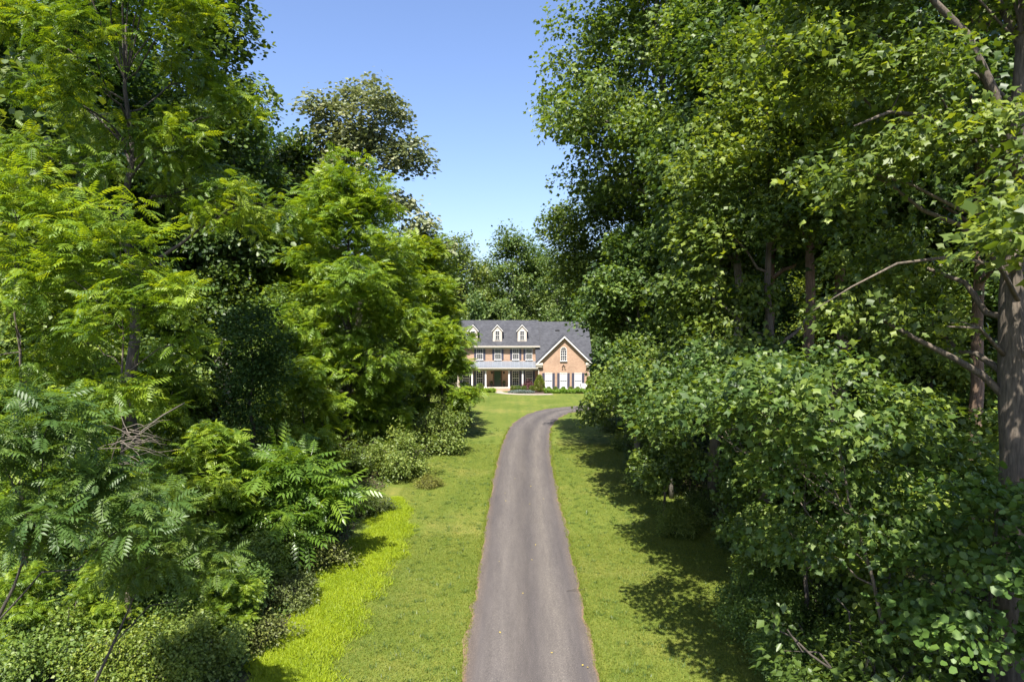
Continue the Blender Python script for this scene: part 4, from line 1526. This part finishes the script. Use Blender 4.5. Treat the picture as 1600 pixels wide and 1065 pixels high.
R10L = [(-3.4, -1.5, 6.4, 1.2, 1.5, .6), (-3.2, 1.5, 5.4, 1.2, 1.5, .5), (-2.2, -3.2, 5.8, 1.3, 1.2, .6), (-2.2, 3.6, 6.2, 1.4, 1.4, .7), (-1.5, 0, 8, 1.5, 1.5, .9), (0, 0, 9.6, 1.5, 1.5, .9), (-1.6, -.6, 4.2, 1.2, 1.4, .5), (-.6, -2.2, 7.6, 1.4, 1.3, .8), (.2, 2.6, 7.4, 1.5, 1.4, .8), (-3.0, -4.6, 7.2, 1.1, 1.1, .5)]
R10 = make_tree(11, .12, R10L, 270, 40, .18, None, .6, TP, M['poplar'], M['bark_grey'], 134, flat=.34, first=.25)
put("tulip_poplar", R10, (PX(1052, 36), 36, 0), "small spreading poplar whose limbs shade the middle of the right lawn", 'tree', "tulip poplars on the right")
# big trunk at the right edge, limbs modelled
def W(px, py, D, base):
    return (PX(px, D) - base[0], D - base[1], CAM_H + (500 - py) * D / F)
b1 = (PX(1585, 16.5), 16.5)
EL = [(6, [W(1575, 250, 16.5, b1), W(1500, 215, 16.3, b1), W(1440, 185, 16.0, b1), W(1385, 178, 15.7, b1), W(1330, 200, 15.4, b1)], .12, .02),
      (6, [W(1590, 300, 16.5, b1), W(1545, 150, 16.4, b1), W(1500, 60, 16.2, b1), W(1450, 10, 16.0, b1), W(1400, -60, 15.8, b1)], .15, .05),
      (6, [W(1600, 150, 16.5, b1), W(1590, 90, 16.6, b1), W(1550, 10, 16.6, b1), W(1500, -80, 16.7, b1)], .13, .06),
      (6, [W(1590, 470, 16.4, b1), W(1560, 415, 16.0, b1), W(1480, 402, 15.6, b1), W(1400, 412, 15.2, b1), W(1330, 448, 15.0, b1), W(1270, 485, 14.9, b1)], .06, .008),
      (6, [W(1575, 560, 16.5, b1), W(1530, 512, 16.1, b1), W(1480, 510, 15.8, b1)], .06, .015),
      (6, [W(1585, 345, 16.3, b1), W(1500, 330, 16.0, b1), W(1420, 290, 15.6, b1), W(1350, 270, 15.4, b1)], .06, .015)]
R1L = [(-1.5, 0, 21, 3.0, 2.6, 1.8), (-4.0, -.5, 18.6, 2.4, 2.0, 1.3), (-3.2, -.7, 15.2, 1.7, 1.5, .8), (.6, -.8, 17.5, 2.2, 1.8, 1.4), (-5.0, .2, 15.8, 1.9, 1.7, 1.0), (-3.6, 1.8, 17.2, 2.2, 2.2, 1.4),
       (-4.2, -.8, 12.9, 1.4, 1.2, .6), (.5, 1.5, 22, 2.6, 2.6, 1.8), (.8, -1.6, 13.4, 1.0, .9, .8), (-1.6, 1.8, 14.6, 1.8, 1.6, .9), (.4, -2.6, 14.6, 1.0, .9, .7), (-.9, -2.4, 12.0, .9, .8, .5), (-2.4, -1.6, 13.6, 1.5, 1.2, .7), (.9, -2.6, 10.2, .8, .8, .5), (-2.2, 1.6, 11.2, 1.6, 1.3, .7), (-3.6, .6, 9.6, 1.4, 1.2, .6), (-1.2, 1.4, 9.2, 1.3, 1.2, .6)]
R1 = make_tree(23, .46, R1L, 900, 40, .155, None, .55, TP, M['poplar'], M['bark'], 140, flat=.34, first=.3, extra_limbs=EL, limb_r=.22, wob_k=.002)
put("tulip_poplar", R1, (b1[0], b1[1], 0), "massive furrowed trunk with arching dark limbs at the right frame edge", 'tree', "tulip poplars on the right")
R9L = [(0, 0, 15.5, 2.6, 2.4, 1.6), (-1.8, -.5, 12.8, 2.0, 2.0, 1.2), (1.6, .4, 13.0, 2.2, 2.2, 1.4), (-.4, 1.6, 11.6, 2.0, 1.8, 1.1), (.4, -1.8, 11.2, 2.0, 1.8, 1.1), (-4.2, .5, 11.0, .8, .8, .5), (-3.9, .3, 12.4, .7, .8, .4), (2.5, 1.2, 10.5, 1.8, 1.8, 1.1), (-2.4, -.4, 13.8, 1.5, 1.6, .9), (-2.6, 1.4, 11.8, 1.3, 1.4, .8), (-1.6, -1.8, 12.6, 1.4, 1.4, .9)]
R9 = make_tree(17.5, .2, R9L, 430, 40, .17, None, .6, TP, M['poplar'], M['bark'], 141, flat=.34, first=.4)
put("tulip_poplar", R9, (11.6, 9.2, 0), "nearest poplar, only its pale branch tips entering at the right frame edge", 'tree', "tulip poplars on the right")
# mid trunks
MT = make_tree(28, .32, rlobes(150, 28, 11, 4.6, 11), 300, 58, .25, None, 1.0, TP, M['broad'], M['bark_red'], 151, flat=.36, first=.42)
put("slender_tree", MT, (PX(1268, 29), 29, 0), "tree with a bare grey brown trunk seen behind the near poplar leaves", 'tree', "bare trunked trees in the right woods", rz=1.0)
put("slender_tree", MT, (PX(1312, 30.5), 30.5, 0), "tree with a sun flecked reddish trunk right beside the grey brown one", 'tree', "bare trunked trees in the right woods", rz=2.9, sc=1.05)
put("slender_tree", MT, (PX(1523, 25.5), 25.5, 0), "tree with a thin trunk left of the massive right edge trunk", 'tree', "bare trunked trees in the right woods", rz=4.4, sc=.95)
put("slender_tree", MT, (PX(1200, 31), 31, 0), "tree with a dark trunk behind the near sunlit poplar", 'tree', "bare trunked trees in the right woods", rz=5.4)
RT = [(0, 1120, 62, 28, 1.2, "dark tree behind the broad low branched poplar"), (1, 1230, 52, 30, 2.2, "dark tree deep in the right woods behind the paired bare trunks"),
      (2, 1370, 44, 30, 3.2, "dark tree in the right woods between bare trunks and massive trunk"), (0, 1480, 38, 29, 4.0, "dark tree in the right woods behind the massive trunk, left of it"),
      (1, 1640, 34, 30, 5.0, "dark tree in the right woods cut by the right frame edge"), (2, 1060, 78, 26, .6, "dark tree behind the poplars near the parking court"),
      (1, 1500, 62, 30, 1.9, "farthest dark tree in the right woods")]
for k, px, D, H, rz, lab in RT:
    put("broadleaf_tree", BR[k], (PX(px, D), D, 0), lab, 'tree', "dark trees in the right woods", rz=rz, sc=H / 30)

# saplings and shrubs of the right edge
YP = make_tree(7.0, .08, [(0, 0, 6.0, 1.2, 1.2, .7), (-1.1, -.2, 4.8, 1.1, 1.0, .6), (1.0, -.4, 4.9, 1.1, 1.0, .6), (-.5, -.9, 3.7, 1.1, 1.0, .55), (.9, .6, 3.4, 1.1, 1.1, .6), (-1.3, .4, 3.0, .9, .9, .5)],
               210, 34, .165, None, .45, TP, M['poplar'], M['bark'], 160, flat=.34, first=.25)
YM = make_tree(6.0, .07, [(0, 0, 5.0, 1.3, 1.3, .6), (-1.2, -.2, 4.0, 1.2, 1.0, .5), (1.2, -.3, 4.1, 1.2, 1.0, .5), (-.2, -1.0, 3.0, 1.3, 1.0, .5), (.8, .6, 2.6, 1.1, 1.1, .5)],
               180, 32, .155, None, .5, TF, M['shrub'], M['bark_dark'], 161, flat=.24, first=.25)
YS = [(YP, 1215, 23.8, .8, "young poplar over the dappled shade of the right lawn, nearest the driveway"), (YP, 1040, 31, .92, "young poplar with a sunlit branch reaching over the right lawn"),
      (YP, 1262, 20.0, 1.0, "young poplar with big pale leaves in the middle of the right thicket"),
      (YM, 1395, 17.5, .98, "sapling with broad layered leaves in the right thicket, left of the corner"),
      (YM, 1560, 14.3, 1.12, "sapling with broad leaves hiding the foot of the massive right edge trunk"),
      (YM, 1490, 19.5, 1.15, "sapling with layered leaves below the thin trunk at right"),
      (YM, 1335, 23.0, 1.05, "sapling below the sun flecked reddish trunk"),
      (YP, 1210, 25.5, .95, "young poplar beside the right of the two bare trunks"),
      (YM, 1420, 27.0, 1.25, "taller sapling in the right woods under the arching limb"),
      (YP, 1085, 44, 1.1, "young poplar behind the left of the two bare trunks"),
      (YM, 1600, 22.0, 1.2, "sapling behind the massive right trunk"),
      (YM, 1160, 42, 1.3, "sapling in the shade behind the two bare trunks")]
for i, (ms, px, D, sc, lab) in enumerate(YS):
    put("sapling", ms, (PX(px, D), D, 0), lab, "tree", "saplings in the right thicket", rz=i * 1.3, sc=sc)
SR = [(SB, 1085, 33.5, .6, "dark bush at the foot of the two bare trunks"), (SB, 1030, 38, 1.0, "dark bush at the lawn edge before the low branched poplar"),
      (SA, 1060, 30, .6, "lighter bush in front of the two bare trunks"), (SB, 1185, 27.5, 1.0, "dark bush under the right of the two bare trunks"),
      (SE, 1215, 23.0, .82, "leafy bush where the right lawn shade meets the thicket"), (SB, 1290, 20.5, .85, "dark bush at lower right, left of the dark hollow"),
      (SB, 1400, 14.4, 1.55, "dark bush around the foot of the nearest leaning young poplar"), (SE, 1255, 17.2, .72, "low bush at the bottom right, at the edge of the lawn shade"), (SE, 1190, 20.3, .78, "leafy bush at the tip of the shade on the right lawn"), (SE, 1350, 18.6, .62, "low leafy bush at the bottom right edge of the lawn"), (SB, 1400, 21.0, 1.0, "dark bush in the lower right hollow"),
      (SB, 1480, 17.8, .7, "dark low bush near the lower right corner"), (SB, 1560, 20.5, 1.0, "dark bush near the right frame edge under the massive trunk"),
      (SD, 1240, 34, .95, "tall dark thicket under the bare grey brown trunk"), (SD, 1330, 36, 1.0, "tall dark thicket behind the reddish trunk"),
      (SD, 1420, 31, .9, "tall dark thicket behind the taller right sapling"), (SD, 1130, 46, .95, "tall dark thicket deep behind the two bare trunks"),
      (SD, 1030, 62, 1.0, "tall dark thicket behind the broad low branched poplar"), (SD, 1540, 29, 1.0, "tall dark thicket at right under the thin trunk"),
      (SB, 965, 58, .9, "bush at the lawn edge beneath the broad low branched poplar"), (SB, 990, 50, 1.0, "bush in the shade beneath the broad poplar, nearer the viewer"),
      (SB, 1010, 44, .9, "bush at the lawn edge between the poplars")]
for i, (ms, px, D, sc, lab) in enumerate(SR):
    put("woodland_shrub", ms, (PX(px, D), D, 0), lab, "shrub", "shrubs along the right forest edge", rz=i * 2.1, sc=sc, parts=SP)


# --- deep woods that read as one mass, and low ground cover ------------------
def woods(name, n, area, leaf, mat, seed, label, zmax=24):
    g = np.random.RandomState(seed)
    P = area(g, n)
    cl_ = 26
    C = np.column_stack([P, zmax * g.uniform(0.02, 1, n) ** .9])
    ci = np.repeat(np.arange(n), cl_)
    m = len(ci)
    an = g.uniform(0, 6.283, m)
    rr = np.sqrt(g.uniform(0, 1, m)) * 1.5
    pos = C[ci] + np.column_stack([rr * np.cos(an), rr * np.sin(an), g.normal(size=m) * .5 - .15 * rr ** 2])
    pos[:, 2] = np.maximum(pos[:, 2], .1)
    me = scatter_leaves(name, TF, pos, g.normal(size=(m, 3)), np.array((0, 0, 1.0)) + g.normal(size=(m, 3)) * .5, leaf * g.uniform(.6, 1.3, m),
                        np.clip(.5 * g.uniform(0, 1, n)[ci] + .5 * g.uniform(0, 1, m), 0, 1), mat)
    o = link(name, me)
    return tag(o, label, "woods", kind='stuff')


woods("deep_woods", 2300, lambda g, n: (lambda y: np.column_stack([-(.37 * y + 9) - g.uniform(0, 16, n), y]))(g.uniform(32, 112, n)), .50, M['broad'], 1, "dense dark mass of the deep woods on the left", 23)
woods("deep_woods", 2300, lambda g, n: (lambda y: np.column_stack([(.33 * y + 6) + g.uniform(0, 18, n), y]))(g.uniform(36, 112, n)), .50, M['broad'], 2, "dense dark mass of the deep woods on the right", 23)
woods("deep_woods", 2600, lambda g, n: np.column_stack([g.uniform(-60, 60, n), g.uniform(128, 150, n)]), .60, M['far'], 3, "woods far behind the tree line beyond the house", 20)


def cover(name, n, area, label, seed, leaf, mat, h):
    o = small_leaf_cover(n, area, lambda P, g: .04 + h * (.5 + .5 * np.sin(P[:, 0] * 1.3 + np.sin(P[:, 1])) * np.sin(P[:, 1] * 1.1)) * g.uniform(0, 1, len(P)), leaf, TO, mat, name, seed, 1.0)
    return tag(o, label, "ground cover", kind='stuff')


cover("ground_cover", 42000, lambda g, n: (lambda y: np.column_stack([-7.0 - g.beta(1, 1.8, n) * 22, y]))(14 + 40 * g.uniform(0, 1, n) ** 1.4), "leafy ground cover on the left forest floor", 7, .13, M['ivy'], .55)
cover("ground_cover", 42000, lambda g, n: (lambda y: np.column_stack([np.interp(y, [14, 36, 60], [9.0, 8.6, 9.5]) + g.beta(1, 1.8, n) * 20, y]))(14 + 40 * g.uniform(0, 1, n) ** 1.4), "leafy ground cover on the right forest floor", 8, .13, M['ivy'], .45)

# fallen leaves and a twig on the asphalt
lfm = plain("yellow_leaf", (.42, .33, .05), .7)
g = random.Random(21)
leafm = None
for k in range(16):
    y = 17 + 26 * g.random() ** 1.4
    x = np.interp(y, cl[:, 1][:260], cl[:, 0][:260]) + g.uniform(-1.7, 1.7)
    if leafm is None:
        t_, f_ = T_poplar()
        mm = MB()
        mm.v = [tuple(p * .06) for p in t_]
        mm.f = f_
        o = mm.obj("fallen_leaf", lfm)
        leafm = o
    else:
        o = leafm.copy()
        COL.objects.link(o)
    o.location = (x, y, .085)
    o.rotation_euler = (g.uniform(-.2, .2), g.uniform(-.2, .2), g.uniform(0, 6.28))
    tag(o, "tiny yellow fallen leaf lying on the asphalt driveway", "leaf", "fallen leaves on the driveway")
tw = MB()
tw.tube([(0, 0, .01), (.25, .06, .03), (.5, .08, .015), (.72, .2, .02)], [.008, .010, .008, .004], 5)
tw.tube([(.25, .06, .03), (.36, .20, .03)], [.006, .003], 4)
o = tw.obj("twig", M['bark_dark'])
o.location = (PX(886, 23.6), 23.5, .08)
tag(o, "dark fallen twig on the right edge of the driveway", "twig")
print("objects", len(bpy.data.objects), "polys", sum(len(m.polygons) for m in bpy.data.meshes))
